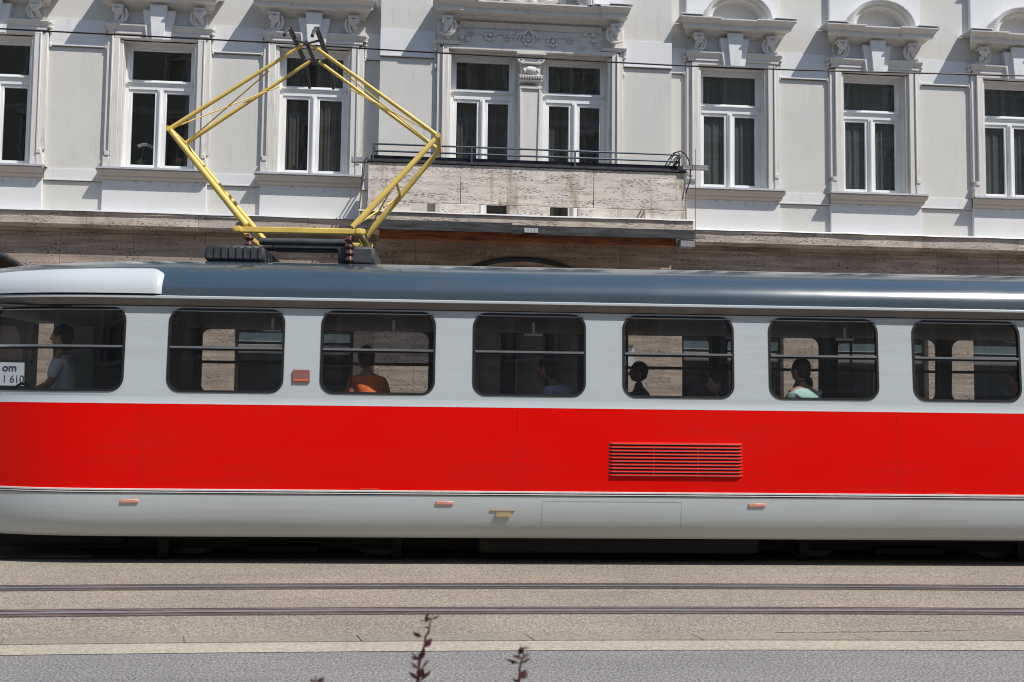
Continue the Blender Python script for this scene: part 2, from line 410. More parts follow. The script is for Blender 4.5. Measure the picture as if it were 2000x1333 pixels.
# white bands between the windows
mb = MB()
def band(x0, x1, y):
    mb = MB(); mb.box(x0, x1, y-.028, y-.001, 7.84, 8.31); mb.box(x0, x1, y-.045, y-.0015, 7.825, 7.845); mb.box(x0+.002, x1-.002, y-.012, y-.0015, 7.808, 7.8245, 1); mb.build('wall_band', [M['white'], M['grime']], B)  # dark strip paints dirt and the ledge shadow below the band
    mb = MB(); mb.box(x0, x1, y-.03, y-.001, 5.43, 5.615); mb.box(x0, x1, y-.04, y-.0015, 5.415, 5.432); mb.box(x0+.002, x1-.002, y-.012, y-.0015, 5.402, 5.4145, 1); mb.build('wall_band', [M['white'], M['grime']], B)  # dark strip paints dirt and the ledge shadow below the band
edges = [X0] + [e for c in CW[:4] for e in (c-.905, c+.905)] + [BAYL]
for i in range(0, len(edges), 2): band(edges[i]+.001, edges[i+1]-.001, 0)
edges = [BAYR] + [e for c in CW[4:] for e in (c-.905, c+.905)] + [X1]
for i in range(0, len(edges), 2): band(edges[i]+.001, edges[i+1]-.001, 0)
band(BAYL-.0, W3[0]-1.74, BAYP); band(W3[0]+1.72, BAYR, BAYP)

# ---- one window: frame with panes, curtain, dark room
def frame_bars(mb, w, z0, z1, y=0.0, zt=(7.10, 7.33), mull=True, sill=True):
    f = .065
    h = w/2
    for sx in (-1, 1):
        mb.box(min(sx*h, sx*(h-f)), max(sx*h, sx*(h-f)), y-.0, y+.08, z0, z1, b=.004)
    mb.box(-h+f, h-f, y, y+.08, z1-f, z1, b=.004); mb.box(-h+f, h-f, y, y+.08, z0, z0+f+.015, b=.004)
    a, b = zt
    mb.box(-h+f, h-f, y-.01, y+.08, a+.04, b-.05, b=.004)                 # transom
    mb.box(-h+.03, h-.03, y-.045, y-.011, b-.075, b-.045, b=.006)           # transom drip mould
    mb.box(-h+.05, h-.05, y-.03, y-.0105, b-.10, b-.076, b=.004)
    def sash(x0, x1, c, d, s=.055):
        Y0, Y1 = y+.012, y+.06
        mb.box(x0, x0+s, Y0, Y1, c, d, b=.006); mb.box(x1-s, x1, Y0, Y1, c, d, b=.006)
        mb.box(x0+s, x1-s, Y0, Y1, d-s, d, b=.006); mb.box(x0+s, x1-s, Y0, Y1, c, c+s, b=.006)
        return (x0+s, x1-s, c+s, d-s)
    P = [sash(-h+f, h-f, b-.05, z1-f, .045)]
    if mull:
        mb.box(-.045, .045, y-.012, y+.07, z0+f+.016, a+.04, b=.004)
        mb.tube([(-.0, y-.014, z0+f+.03), (-.0, y-.014, a+.02)], .030, 10)
        P += [sash(-h+f, -.046, z0+f+.015, a+.04), sash(.046, h-f, z0+f+.015, a+.04)]
    return P
def make_window(w, z0, z1, name='window'):
    mb = MB(); P = frame_bars(mb, w, 0, z1-z0, .14, (7.10-z0, 7.33-z0))
    o = mb.build(name, M['upvc'], B)
    for (a, b, c, d) in P:
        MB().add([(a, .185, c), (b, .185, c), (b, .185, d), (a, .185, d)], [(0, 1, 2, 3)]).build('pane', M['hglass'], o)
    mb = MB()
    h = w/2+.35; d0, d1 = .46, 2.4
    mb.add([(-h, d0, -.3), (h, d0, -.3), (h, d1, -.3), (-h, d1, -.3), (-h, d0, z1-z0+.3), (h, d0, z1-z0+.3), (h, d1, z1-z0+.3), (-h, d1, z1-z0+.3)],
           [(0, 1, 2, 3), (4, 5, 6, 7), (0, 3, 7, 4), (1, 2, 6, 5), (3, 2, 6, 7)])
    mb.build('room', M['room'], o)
    return o
def make_curtain(w, h, x0, x1, m, parent, y=.22, folds=14):
    mb = MB(); n = int(max(16, folds*6*(x1-x0))); vs = []
    for i in range(n+1):
        x = x0+(x1-x0)*i/n; yy = y + .009*sin(x*2*pi*folds/1.0) + .01*sin(x*37+2)
        vs += [(x, yy, .02), (x, yy, h-.02)]
    mb.add(vs, [(2*i, 2*i+2, 2*i+3, 2*i+1) for i in range(n)], 0, True)
    return mb.build('curtain', m, parent)

win0 = make_window(OPEN, ZB, ZH)
def place(o, c, first): 
    if first: o.location = (c, 0, ZB); return o
    return copy_tree(o, B, (c, 0, ZB))
wins = []
# first copy all, then give each its curtain
for i, c in enumerate(CW[1:]): wins.append(copy_tree(win0, B, (c, 0, ZB)))
win0.location = (CW[0], 0, ZB)
wins = [win0] + wins
for i, w in enumerate(wins):
    h = ZH-ZB
    if i in (0, 1): make_curtain(OPEN, h, -.7, -.15, M['curtain'], w)
    elif i == 2: make_curtain(OPEN, h, .42, .7, M['sheer'], w)
    elif i == 3: make_curtain(OPEN, h, .02, .7, M['curtain'], w); make_curtain(OPEN, h, -.7, -.28, M['curtain'], w, .3)
    else: make_curtain(OPEN, h, -.72, .72, M['sheer'], w, .23, 11)

# ---- carved details
def spiral(mb, c, r, turns=1.6, th=.018, sx=1, start=0.0, y=0.0, tail=None, n=26):
    pts = []; rr = []
    for i in range(n+1):
        t = i/n; a = start + turns*2*pi*t; q = r*(1-.86*t)
        pts.append((c[0]+sx*q*cos(a), y - .02*t, c[1]+q*sin(a))); rr.append(th*(1-.45*t))
    if tail: pts = tail + pts; rr = [th*.6]*len(tail) + rr
    mb.tube(pts, rr, 6)
def bracket(sx):
    """leafy scroll console under the hood corner; local origin = its centre on the wall"""
    mb = MB()
    mb.box(-.10, .10, -.20, -.0, .10, .155, b=.01)
    for q in (-.055, .055): mb.ell((q, -.165, .06), (.045, .05, .05))
    mb.ell((0, -.15, .035), (.06, .05, .07))
    for k in range(5):
        t = k/4; mb.ell((sx*(-.02+.05*sin(t*3)), -.14+.10*t, .01-.20*t), (.055-.02*t, .045-.015*t, .05))
    pts = [(-sx*.12, -.12, .10), (-sx*.15, -.11, .0), (-sx*.12, -.10, -.10), (-sx*.04, -.09, -.165), (sx*.06, -.09, -.16), (sx*.14, -.09, -.13)]
    mb.tube(pts, [.022, .03, .032, .03, .024, .014], 7)
    pts = [(-sx*.07, -.14, .05), (-sx*.09, -.13, -.03), (-sx*.06, -.12, -.11), (0, -.11, -.14)]
    mb.tube(pts, [.018, .022, .02, .012], 6)
    return mb
def volute(sx):
    """small ear scroll with two drops beside the window head"""
    mb = MB()
    spiral(mb, (0, .03), .062, 1.5, .022, sx, pi/2, -.07)
    mb.ell((0, -.09, .03), (.022, .03, .022))
    mb.ell((sx*.01, -.07, -.055), (.032, .04, .03)); mb.ell((sx*.005, -.06, -.115), (.024, .03, .028))
    mb.tube([(0, -.04, .07), (sx*-.03, -.04, -.02), (sx*-.03, -.04, -.12)], .02, 6)
    mb.tube([(0, -.02, -.10), (0, -.015, -.25), (0, -.02, -.35)], [.012, .006, .014], 6)
    for z in (-.34, -.37): mb.ell((0, -.03, z), (.025, .03, .03))
    return mb
def cornice_profile(d, z0, z1, y=0.0):
    """classical cyma cornice from (y, z0) to (y-d, z1)"""
    h = z1-z0
    return [(y, z0), (y-.16*d, z0), (y-.18*d, z0+.10*h), (y-.30*d, z0+.16*h), (y-.42*d, z0+.26*h), (y-.44*d, z0+.34*h), (y-.76*d, z0+.36*h),
            (y-.76*d, z0+.62*h), (y-.80*d, z0+.64*h), (y-.84*d, z0+.74*h), (y-.93*d, z0+.84*h), (y-1.0*d, z0+.90*h), (y-1.0*d, z1), (y, z1+.02)]

def make_surround(arc=True):
    """architrave, crosshead, keystone, hood, sill and apron; origin at opening centre, sill level z=0 (building z = ZB)"""
    root = MB(); H = ZH-ZB; o2 = OPEN/2
    for sx in (-1, 1):
        def bx(a, b, y0, z0, z1, y1=-.001):
            lo, hi = sorted((sx*a, sx*b)); root.box(lo, hi, y0, y1, z0, z1, b=.006)
        bx(o2, o2+.055, -.055, -.0, H+.0)           # inner bead
        bx(o2+.056, o2+.16, -.10, 0, H+.02)          # main fascia
        bx(o2+.161, o2+.185, -.125, 0.30, H+.06)
        bx(o2+.186, o2+.275, -.075, 0.30, H+.06)     # outer strip
        bx(o2+.161, o2+.275, -.115, 0, .22); bx(o2+.165, o2+.245, -.13, .221, .30)   # foot block
        bx(o2+.276, o2+.285, -.05, 0.33, H-.15)
        lo, hi = sorted((sx*(o2-.004), sx*(o2+.01)))
        root.box(lo, hi, .0, .14, 0, H)             # reveal lining
    root.box(-o2, o2, .0, .14, H-.004, H+.02)
    W = .905
    root.box(-o2-.16, o2+.16, -.10, -.001, H+.021, H+.09, b=.006)
    root.box(-W+.03, W-.03, -.12, -.001, H+.091, H+.15, b=.006)
    root.prism_x([(-.002, H+.15), (-.125, H+.15), (-.13, H+.19), (-.17, H+.23), (-.17, H+.26), (-.002, H+.275)], -W+.02, W-.02, miter=.25, ry=-.002)
    root.box(-W+.09, W-.09, -.045, -.001, H+.276, H+.58)            # frieze
    root.box(-W+.30, -.20, -.06, -.046, H+.31, H+.335); root.box(.20, W-.30, -.06, -.046, H+.31, H+.335)
    s = root.build('window_surround', M['trim'], B)
    # keystone
    k = MB()
    y0, y1, y2 = -.047, -.17, -.235
    k.prism_y([(-.20, H+.0), (.20, H+.0), (.285, H+.52), (-.285, H+.52)], y1, y0)
    k.prism_y([(-.095, H-.02), (.095, H-.02), (.15, H+.60), (-.15, H+.60)], y2, y1-.001)
    k.build('keystone', M['white'], s)
    # hood
    h = MB(); z0, z1 = H+.56, H+.80
    h.prism_x(cornice_profile(.42, z0, z1, -.003), -W+.12, W-.12, miter=.50, ry=-.003)
    for sx in (-1, 1):
        a = sx*(W-.16)
        h.prism_x(cornice_profile(.47, z0+.003, z1+.006, -.004), a-.17 if sx > 0 else a-.13, a+.13 if sx > 0 else a+.17, miter=.50, ry=-.004)
    if arc:
        A, Bb, a, b = .64, .52, .49, .40
        n = 26; zc = z1+.004; yf, yb = -.43, -.005
        ang = [pi*i/n for i in range(n+1)]
        prof = [(A, Bb, -.43), (A-.03, Bb-.03, -.445), (A-.075, Bb-.06, -.43), (A-.09, Bb-.075, -.38), (a+.0, b+.0, -.36), (a, b, -.01)]
        vs = []
        for (pa, pb, py) in [(A, Bb, yb)] + prof:
            vs += [(-pa*cos(t), py, zc+pb*sin(t)) for t in ang]
        m = n+1; fs = []
        for r in range(len(prof)):
            for i in range(n): fs.append((r*m+i, r*m+i+1, (r+1)*m+i+1, (r+1)*m+i))
        h.add(vs, fs, 0, True)
        h.add([(-a*cos(t), -.012, zc+b*sin(t)) for t in ang], [list(range(m))[::-1]], 0)
    h.build('hood', M['trim'], s)
    # beaded lead edge and zinc cover of the hood
    z = MB()
    for sx in (-1, 1):
        lo, hi = sorted((sx*.63, sx*(W+.06))); z.box(lo, hi, -.455, -.01, z1+.024, z1+.036)
        lo, hi = sorted((sx*(W-.22), sx*(W+.20))); z.box(lo, hi, -.49, -.01, z1+.028, z1+.042)
    if arc:
        for i in range(46):
            t = pi*(i+.5)/46; z.box(-(.63)*cos(t)-.012, -(.63)*cos(t)+.012, -.45, -.40, z1+.504*sin(t)-.004, z1+.504*sin(t)+.018)
    z.build('lead_cover', M['lead'], s)
    for sx in (-1, 1):
        bracket(sx).build('scroll_bracket', M['trim'], s, (sx*(W-.20), -.045, H+.43))
        volute(sx).build('ear_scroll', M['trim'], s, (sx*(W+.02), 0, H+.21))
    # sill + apron
    q = MB()
    q.prism_x([(-.001, -.20), (-.10, -.20), (-.115, -.175), (-.13, -.165), (-.14, -.13), (-.19, -.10), (-.20, -.075), (-.225, -.06), (-.225, -.03), (-.001, -.012)],
              -W+.03, W-.03, miter=.42, ry=-.001)
    q.build('sill', M['sill'], s)
    q = MB(); q.box(-W-.055, W+.055, -.24, .13, -.011, -.001); q.box(-W-.055, W+.055, -.243, -.2405, -.035, -.001)
    q.build('sill_flashing', M['zinc'], s)
    q = MB(); q.box(-W+.01, W-.01, -.075, -.0015, -.785, -.201, b=.004); q.build('apron_panel', M['apron'], s)
    # panel of the storey above
    q = MB(); q.box(-W+.0, W-.0, -.10, -.0015, H+.83, H+1.75, b=.004)
    q.prism_x(cornice_profile(.16, H+1.75, H+1.85, -.003), -W, W, miter=.4, ry=-.003)
    q.build('upper_apron', M['white'], s)
    return s
s0 = make_surround()
for c in CW[1:]: copy_tree(s0, B, (c, 0, ZB))
s0.location = (CW[0], 0, ZB)

# ---- central twin window
cx, cwid = W3
H3 = ZH; z30 = 4.86
mb = MB()
tw = []
def twin(xc, w):
    m = MB(); P = frame_bars(m, w, 0, ZH-z30, .10, (7.12-z30, 7.36-z30))
    o = m.build('balcony_window', M['upvc'], B, (xc, BAYP+.12, z30))
    for (a, b, c, d) in P:
        MB().add([(a, .145, c), (b, .145, c), (b, .145, d), (a, .145, d)], [(0, 1, 2, 3)]).build('pane', M['hglass'], o)
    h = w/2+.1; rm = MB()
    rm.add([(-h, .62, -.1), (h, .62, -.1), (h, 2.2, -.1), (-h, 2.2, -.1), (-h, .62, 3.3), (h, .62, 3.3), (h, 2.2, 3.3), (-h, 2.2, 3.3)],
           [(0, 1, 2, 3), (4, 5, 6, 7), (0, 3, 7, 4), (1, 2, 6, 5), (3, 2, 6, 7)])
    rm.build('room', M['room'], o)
    return o
for xc in (cx-.855, cx+.855):
    o = twin(xc, 1.19)
    make_curtain(1.2, 3.1, -.62, -.1 if xc < cx else -.25, M['curtain'], o, .30)
    make_curtain(1.2, 3.1, .05 if xc < cx else -.2, .62, M['curtain'], o, .34)
s = MB(); y = BAYP
for sx in (-1, 1):
    def bx(a, b, y0, z0, z1):
        lo, hi = sorted((cx+sx*a, cx+sx*b)); s.box(lo, hi, y+y0, y-.001, z0, z1, b=.006)
    bx(1.45, 1.50, -.05, 4.87, ZH); bx(1.501, 1.585, -.10, 4.87, ZH+.02); bx(1.586, 1.61, -.13, 5.9, ZH+.05)
    bx(1.611, 1.70, -.08, 5.9, ZH+.05); bx(1.60, 1.70, -.12, 4.87, 5.89)
s.box(cx-1.585, cx+1.585, y-.10, y-.001, ZH+.021, ZH+.09, b=.006)
s.box(cx-1.72, cx+1.72, y-.07, y-.001, ZH+.091, ZH+.52, b=.006)
s.prism_x([(y-.071, ZH+.43), (y-.09, ZH+.43), (y-.12, ZH+.50), (y-.14, ZH+.52), (y-.071, ZH+.54)], cx-1.3, cx+1.3)
for sx in (-1, 1):
    lo, hi = sorted((cx+sx*1.38, cx+sx*1.70)); s.box(lo, hi, y-.105, y-.0715, ZH+.16, ZH+.52, b=.006)
    lo, hi = sorted((cx+sx*1.30, cx+sx*1.76)); s.prism_x([(y-.001, ZH+.10), (y-.12, ZH+.10), (y-.15, ZH+.15), (y-.001, ZH+.16)], lo, hi)
s.box(cx-.262, cx+.262, y+.21, y+.30, 4.87, ZH-.001)
S3 = s.build('window_surround', M['trim'], B)
p = MB()                                    # tapering pilaster between the two windows
def tap(z0, z1, w0, w1, y0, dy=.03):
    yf = y-dy; p.add([(cx-w0, yf, z0), (cx+w0, yf, z0), (cx+w1, yf, z1), (cx-w1, yf, z1), (cx-w0, y0, z0), (cx+w0, y0, z0), (cx+w1, y0, z1), (cx-w1, y0, z1)],
          [(0, 1, 2, 3), (0, 4, 5, 1), (1, 5, 6, 2), (2, 6, 7, 3), (3, 7, 4, 0), (4, 7, 6, 5)])
tap(4.87, 7.38, .165, .205, y+.25, .02)
for sx in (-1, 1):
    p.add([(cx+sx*.155, y-.045, 4.9), (cx+sx*.125, y-.045, 4.9), (cx+sx*.165, y-.045, 7.32), (cx+sx*.195, y-.045, 7.32),
           (cx+sx*.155, y-.02, 4.9), (cx+sx*.125, y-.02, 4.9), (cx+sx*.165, y-.02, 7.32), (cx+sx*.195, y-.02, 7.32)],
          [(0, 1, 2, 3), (0, 4, 5, 1), (1, 5, 6, 2), (2, 6, 7, 3), (3, 7, 4, 0)])
p.box(cx-.205, cx+.205, y-.05, y+.2, 7.32, 7.385, b=.01)
p.box(cx-.215, cx+.215, y-.09, y+.2, 7.44, 7.50, b=.02)
for k in range(9): p.ell((cx-.19+.0475*k, y-.09, 7.515), (.022, .035, .03))
p.box(cx-.225, cx+.225, y-.12, y+.2, 7.53, 7.56, b=.008)
p.box(cx-.18, cx+.18, y-.05, y+.2, 7.561, 7.76, b=.01); p.ell((cx, y-.07, 7.65), (.13, .08, .08))
for q in range(5): p.ell((cx-.12+.06*q, y-.10, 7.64+.02*(q % 2)), (.035, .04, .05))
p.box(cx-.19, cx+.19, y-.12, y+.2, 7.77, 7.80, b=.006)
for sx in (-1, 1):
    spiral(p, (cx+sx*.19, 7.85), .06, 1.3, .02, sx, pi, y-.10)
tap(7.80, 7.92, .17, .23, y+.2, .09); p.box(cx-.27, cx+.27, y-.16, y+.2, 7.925, 7.965, b=.006)
p.build('pilaster', M['trim'], S3)
# floral frieze
f = MB(); fy = y-.075
def rosette(x, z, r, n=8):
    for k in range(n):
        a = 2*pi*k/n; f.ell((x+r*.72*cos(a), fy-.012, z+r*.72*sin(a)), (r*.36, .03, r*.3), 0, 7, 5)
    f.ell((x, fy-.03, z), (r*.36, .04, r*.36), 0, 8, 5)
zf = ZH+.30
for dx, dz, r in ((-.70, .0, .115), (.45, -.06, .115), (.78, -.02, .075), (-1.03, .04, .07), (-.37, -.02, .075), (.0, -.07, .10)): rosette(cx-.05+dx, zf+dz, r)
for dx, dz in ((-1.28, .13), (-1.15, .15), (-1.22, -.07), (-1.10, -.10), (-.33, .06), (1.05, .10), (1.20, .09), (1.02, -.12), (1.22, -.02), (-.18, .17), (.18, .17), (0, .17)):
    f.ell((cx-.05+dx, fy-.02, zf+dz), (.05, .035, .04), 0, 8, 5); f.ell((cx-.05+dx, fy-.045, zf+dz), (.02, .02, .018), 0, 6, 4)
for sx in (-1, 1):
    for k in range(3): f.tube([(cx-.05, fy-.02, zf+.14), (cx-.05+sx*(.08+.05*k), fy-.035, zf+.04), (cx-.05+sx*(.12+.07*k), fy-.01, zf-.08)], [.012, .022, .008], 6)
    f.tube([(cx-.05+sx*.2, fy, zf-.02), (cx-.05+sx*.5, fy-.01, zf+.03), (cx-.05+sx*.8, fy, zf), (cx-.05+sx*1.1, fy, zf+.08)], [.016, .012, .014, .008], 6)
    for k in range(5): f.ell((cx-.05+sx*(1.15+.03*k), fy-.01, zf-.02-.03*k), (.03, .02, .014), 0, 6, 4)
f.build('floral_frieze', M['trim'], S3)
# hood and arch over the twin window
h = MB(); z0, z1 = ZH+.53, ZH+.80
h.prism_x(cornice_profile(.44, z0, z1, y-.003), cx-1.52, cx+1.52, miter=.4, ry=y-.003)
for sx in (-1, 1):
    a = cx+sx*1.50; h.prism_x(cornice_profile(.50, z0+.003, z1+.006, y-.004), a-.17, a+.15, miter=.25, ry=y-.004)
A, Bb, a, b = 1.08, .72, .86, .52; n = 30; zc = z1+.004; yb = y-.005
ang = [pi*i/n for i in range(n+1)]; m = n+1
prof = [(A, Bb, y-.45), (A-.04, Bb-.04, y-.47), (A-.10, Bb-.08, y-.45), (A-.12, Bb-.10, y-.40), (a, b, y-.37), (a, b, y-.01)]
vs = []
for (pa, pb, py) in [(A, Bb, yb)] + prof: vs += [(cx-pa*cos(t), py, zc+pb*sin(t)) for t in ang]
fs = [(r*m+i, r*m+i+1, (r+1)*m+i+1, (r+1)*m+i) for r in range(len(prof)) for i in range(n)]
h.add(vs, fs, 0, True); h.add([(cx-a*cos(t), y-.012, zc+b*sin(t)) for t in ang], [list(range(m))[::-1]])
h.build('hood', M['trim'], S3)
z = MB()
for sx in (-1, 1):
    lo, hi = sorted((cx+sx*1.1, cx+sx*1.73)); z.box(lo, hi, y-.47, y-.01, z1+.024, z1+.036)
    lo, hi = sorted((cx+sx*1.38, cx+sx*1.80)); z.box(lo, hi, y-.52, y-.01, z1+.028, z1+.042)
for i in range(70):
    t = pi*(i+.5)/70; z.box(cx-(A+.005)*cos(t)-.012, cx-(A+.005)*cos(t)+.012, y-.47, y-.42, zc+(Bb+.004)*sin(t)-.004, zc+(Bb+.004)*sin(t)+.018)
z.build('lead_cover', M['lead'], S3)
f = MB()                                     # shell of acanthus leaves inside the arch
for sx in (-1, 1):
    for k in range(6):
        a0 = .25+.26*k; L = .50-.03*k
        pts = [(cx+sx*(.05+L*t*cos(a0)+.07*sin(t*3)), y-.20-.12*t*(1-t)*2, zc+.05+L*t*sin(a0)*.95) for t in [i/6 for i in range(7)]]
        f.tube(pts, [.03, .05, .055, .05, .045, .03, .012], 7)
    spiral(f, (cx+sx*.52, zc+.17), .09, 1.5, .03, sx, -pi/2, y-.20)
f.ell((cx, y-.24, zc+.10), (.10, .08, .12)); f.ell((cx, y-.2, zc+.04), (.40, .10, .05))
f.build('acanthus_ornament', M['trim'], S3)
for sx in (-1, 1):
    bracket(sx).build('scroll_bracket', M['trim'], S3, (cx+sx*1.53, y-.10, ZH+.40))
    volute(sx).build('ear_scroll', M['trim'], S3, (cx+sx*1.73, y, ZH+.05))
q = MB(); q.box(cx-1.72, cx+1.72, y-.06, y-.0015, ZH+.845, ZT-.2, b=.004); q.build('upper_apron', M['white'], S3)

# ---- ground floor: travertine with openings
def arch_wall(mb, xc, a, zs, bh, ztop, y0, y1, n=24):
    """wall piece above an elliptical arch, springing zs, rise bh, from xc-a to xc+a"""
    vs = []
    for i in range(n+1):
        t = pi - pi*i/n; x = xc+a*cos(t); z = zs+bh*sin(t)
        vs += [(x, y0, z), (x, y0, ztop), (x, y1, z)]
    fs = []
    for i in range(n):
        k = 3*i; fs += [(k, k+3, k+4, k+1), (k, k+2, k+5, k+3)]
    mb.add(vs, fs)
mb = MB()
ZG = 4.60; hz = 2.93
def gseg(a, b, y): mb.box(a, b, y, .5, 0, ZG)
def gwin(a, b, y): mb.box(a, b, y, .5, hz, ZG); mb.box(a, b, y, .5, 0, .55)
gseg(X0, -12.6, 0); gwin(-12.6, -10.4, 0); gseg(-10.4, -9.5, 0)
arch_wall(mb, -8.0, 1.5, 3.15, 1.05, ZG, 0, .5); gseg(-6.5, -5.9, 0); gwin(-5.9, -3.78, 0); gseg(-3.78, -3.18, 0); gwin(-3.18, -1.08, 0); gseg(-1.08, BAYL, 0)
gseg(BAYL, .33, BAYP); arch_wall(mb, 1.93, 1.60, 3.15, 1.0, ZG, BAYP, .5); gseg(3.53, BAYR, BAYP)
gseg(BAYR, 4.94, 0); gwin(4.94, 6.88, 0); gseg(6.88, 7.74, 0); gwin(7.74, 9.72, 0); gseg(9.72, 10.62, 0); gwin(10.62, 12.8, 0); gseg(12.8, 13.7, 0); gwin(13.7, 15.9, 0); gseg(15.9, X1, 0)
mb.build('ground_floor_wall', M['trav'], B)
for (xc, a, yy) in ((-8.0, 1.5, 0), (1.93, 1.6, BAYP)):     # dark moulding round the arches
    mb = MB(); n = 30; vs = []
    for i in range(n+1):
        t = pi-pi*i/n
        for (ra, py) in ((0.0, yy-.03), (.05, yy-.045), (.085, yy-.03), (.085, yy-.001), (0, yy-.001)):
            vs.append((xc+(a+ra)*cos(t), py, 3.15+(1.05+ra if a < 1.55 else 1.0+ra)*sin(t)))
    mb.add(vs, [(5*i+k, 5*i+5+k, 5*i+5+(k+1) % 5, 5*i+(k+1) % 5) for i in range(n) for k in range(5)])
    mb.build('arch_moulding', M['plank'], B)
# shop windows
M['shopframe'] = plain('dark_bronze_shop_frame', (.028, .024, .022), .4, .4)
M['blind'] = plain('pale_blue_roller_blind', (.33, .42, .42), .7)
M['fascia'] = plain('taupe_sign_fascia', (.20, .185, .18), .6)
def shop(a, b):
    w = b-a; m = MB(); 
    for x in (0, w-.06): m.box(x, x+.06, .17, .27, .55, hz, b=.004)
    m.box(.061, w-.061, .17, .27, hz-.05, hz, b=.004); m.box(.061, w-.061, .17, .27, .55, .62, b=.004)
    m.box(.061, w-.061, .17, .26, 2.60, 2.63, b=.004); m.box(w/2-.03, w/2+.03, .18, .26, .621, 2.42, b=.004)
    o = m.build('shop_window', M['shopframe'], B, (a, 0, 0))
    MB().add([(.05, .22, .6), (w-.05, .22, .6), (w-.05, .22, hz-.04), (.05, .22, hz-.04)], [(0, 1, 2, 3)]).build('pane', M['sglass'], o)
    MB().box(.065, w-.065, .13, .165, 2.645, 2.80).build('blind', M['blind'], o)
    q = MB(); q.prism_x([(.165, 2.43), (.10, 2.43), (.08, 2.47), (.10, 2.585), (.165, 2.60)], .065, w-.065); q.build('fascia_panel', M['fascia'], o)
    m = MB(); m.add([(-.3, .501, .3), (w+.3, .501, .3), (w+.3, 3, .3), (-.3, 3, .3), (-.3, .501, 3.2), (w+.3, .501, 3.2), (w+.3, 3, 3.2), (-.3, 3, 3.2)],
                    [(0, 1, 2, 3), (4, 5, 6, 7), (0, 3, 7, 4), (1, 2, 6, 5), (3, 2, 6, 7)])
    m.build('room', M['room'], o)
for a, b in ((-12.6, -10.4), (-5.9, -3.78), (-3.18, -1.08), (4.94, 6.88), (7.74, 9.72), (10.62, 12.8), (13.7, 15.9)): shop(a, b)
M['doorwood'] = plain('dark_brown_door', (.045, .035, .03), .45)
for (xc, a) in ((1.93, 1.6), (-8.0, 1.5)):
    m = MB(); m.box(xc-a, xc+a, .30, .36, .0, 4.3)
    o = m.build('entrance_door', M['doorwood'], B)
    q = MB()
    for i in range(4):
        x = xc-a+.12+i*(2*a-.24)/4; q.box(x, x+.06, .25, .2995, .12, 3.0); q.box(x+.06, x+.6, .27, .2995, 1.0, 1.1); q.box(x+.06, x+.6, .27, .2995, 2.2, 2.26)
    q.box(xc-a+.02, xc+a-.02, .23, .2995, 3.0, 3.1); q.build('door_rails', M['shopframe'], o)
# entrance plate and small letter plate on the pillar
q = MB(); q.box(3.62, 3.98, BAYP-.02, BAYP-.001, 2.28, 2.62, b=.004); q.box(3.66, 3.8, BAYP-.03, BAYP-.0201, 2.42, 2.57, b=.003)
q.build('house_plate', M['zinc'], B)

# string course
mb = MB()
def course(x0, x1, yb, d=.24):
    mb.prism_x([(yb-.001, 4.57), (yb-d+.05, 4.57), (yb-d+.04, 4.60), (yb-d, 4.61), (yb-d, 4.775), (yb-d-.02, 4.79), (yb-d-.02, 4.825), (yb-.001, 4.845)], x0, x1)
course(X0, BAYL-.24, 0); course(BAYR+.24, X1, 0); course(BAYL-.24, BAYR+.24, BAYP)
mb.build('string_course', M['trav_band'], B)
mb = MB()
def flash(x0, x1, yb):
    n = int((x1-x0)/.45)+1; vs = []
    for i in range(n+1):
        x = x0+(x1-x0)*i/n; w = random.uniform(-.006, .006); d = random.uniform(-.012, .012)
        vs += [(x, yb, 4.865), (x, yb-.275+d, 4.848+w), (x, yb-.282+d, 4.826+w)]
    mb.add(vs, [f for i in range(n) for f in ((3*i, 3*i+3, 3*i+4, 3*i+1), (3*i+1, 3*i+4, 3*i+5, 3*i+2))])
flash(X0, BAYL-.24, 0); flash(BAYR+.24, X1, 0)
mb.build('flashing', M['lead'], B)
# roof
mb = MB(); mb.prism_x(cornice_profile(.7, ZT-.5, ZT, -.25), X0, X1, miter=0); mb.build('eaves_cornice', M['trim'], B)
mb = MB(); mb.prism_x([(-.6, ZT+.02), (.0, ZT+.06), (4, ZT+3.2), (9, ZT+.06), (9, ZT+.02)], X0, X1)
M['tiles'] = plain('roof_tiles', (.22, .09, .06), .8); mb.build('roof', M['tiles'], B)
mb = MB(); mb.box(X0, X1, 8.6, 9, 0, ZT); mb.box(X0, X0+.3, .5, 8.6, 0, ZT); mb.box(X1-.3, X1, .5, 8.6, 0, ZT); mb.box(X0+.3, X1-.3, 3.2, 3.4, 0, ZT)
mb.build('rear_wall', M['cream'], B)

# ---- balcony
BY = -1.24; bl, br = -.83, 4.68
mb = MB()
def wavy_slab():
    mb.box(-.95, 4.80, BY, BAYP-.02, 4.66, 4.80)
wavy_slab(); mb.box(-.95, 4.80, BY, BY+.14, 4.56, 4.659)
BAL = mb.build('balcony', M['trav_slab'], B)
joints = [bl, .745, 3.055, br]
mb = MB()
for i in range(3): mb.box(joints[i]+.004, joints[i+1]-.004, BY+.10, BY+.17, 4.99, 5.66, b=.006)
for x in (bl, br-.07): mb.box(x, x+.07, BY+.171, BAYP-.05, 4.99, 5.66, b=.006)
mb.build('parapet', M['trav_balc'], BAL)
for a, b in ((bl, -.10), (.38, 1.07), (1.58, 2.29), (2.78, 3.47), (3.96, br)):
    mb = MB(); mb.box(a, b, BY+.09, BY+.19, 4.815, 4.983, b=.008); mb.build('parapet_foot', M['trav_balc'], BAL)
mb = MB(); mb.box(bl-.02, br+.02, BY+.07, BY+.21, 5.668, 5.70, b=.004); mb.box(bl+.04, br-.02, BY+.17, BY+.24, 5.702, 5.80)
mb.build('coping', M['soot'], BAL)
n = 14; vs = []; mb = MB()
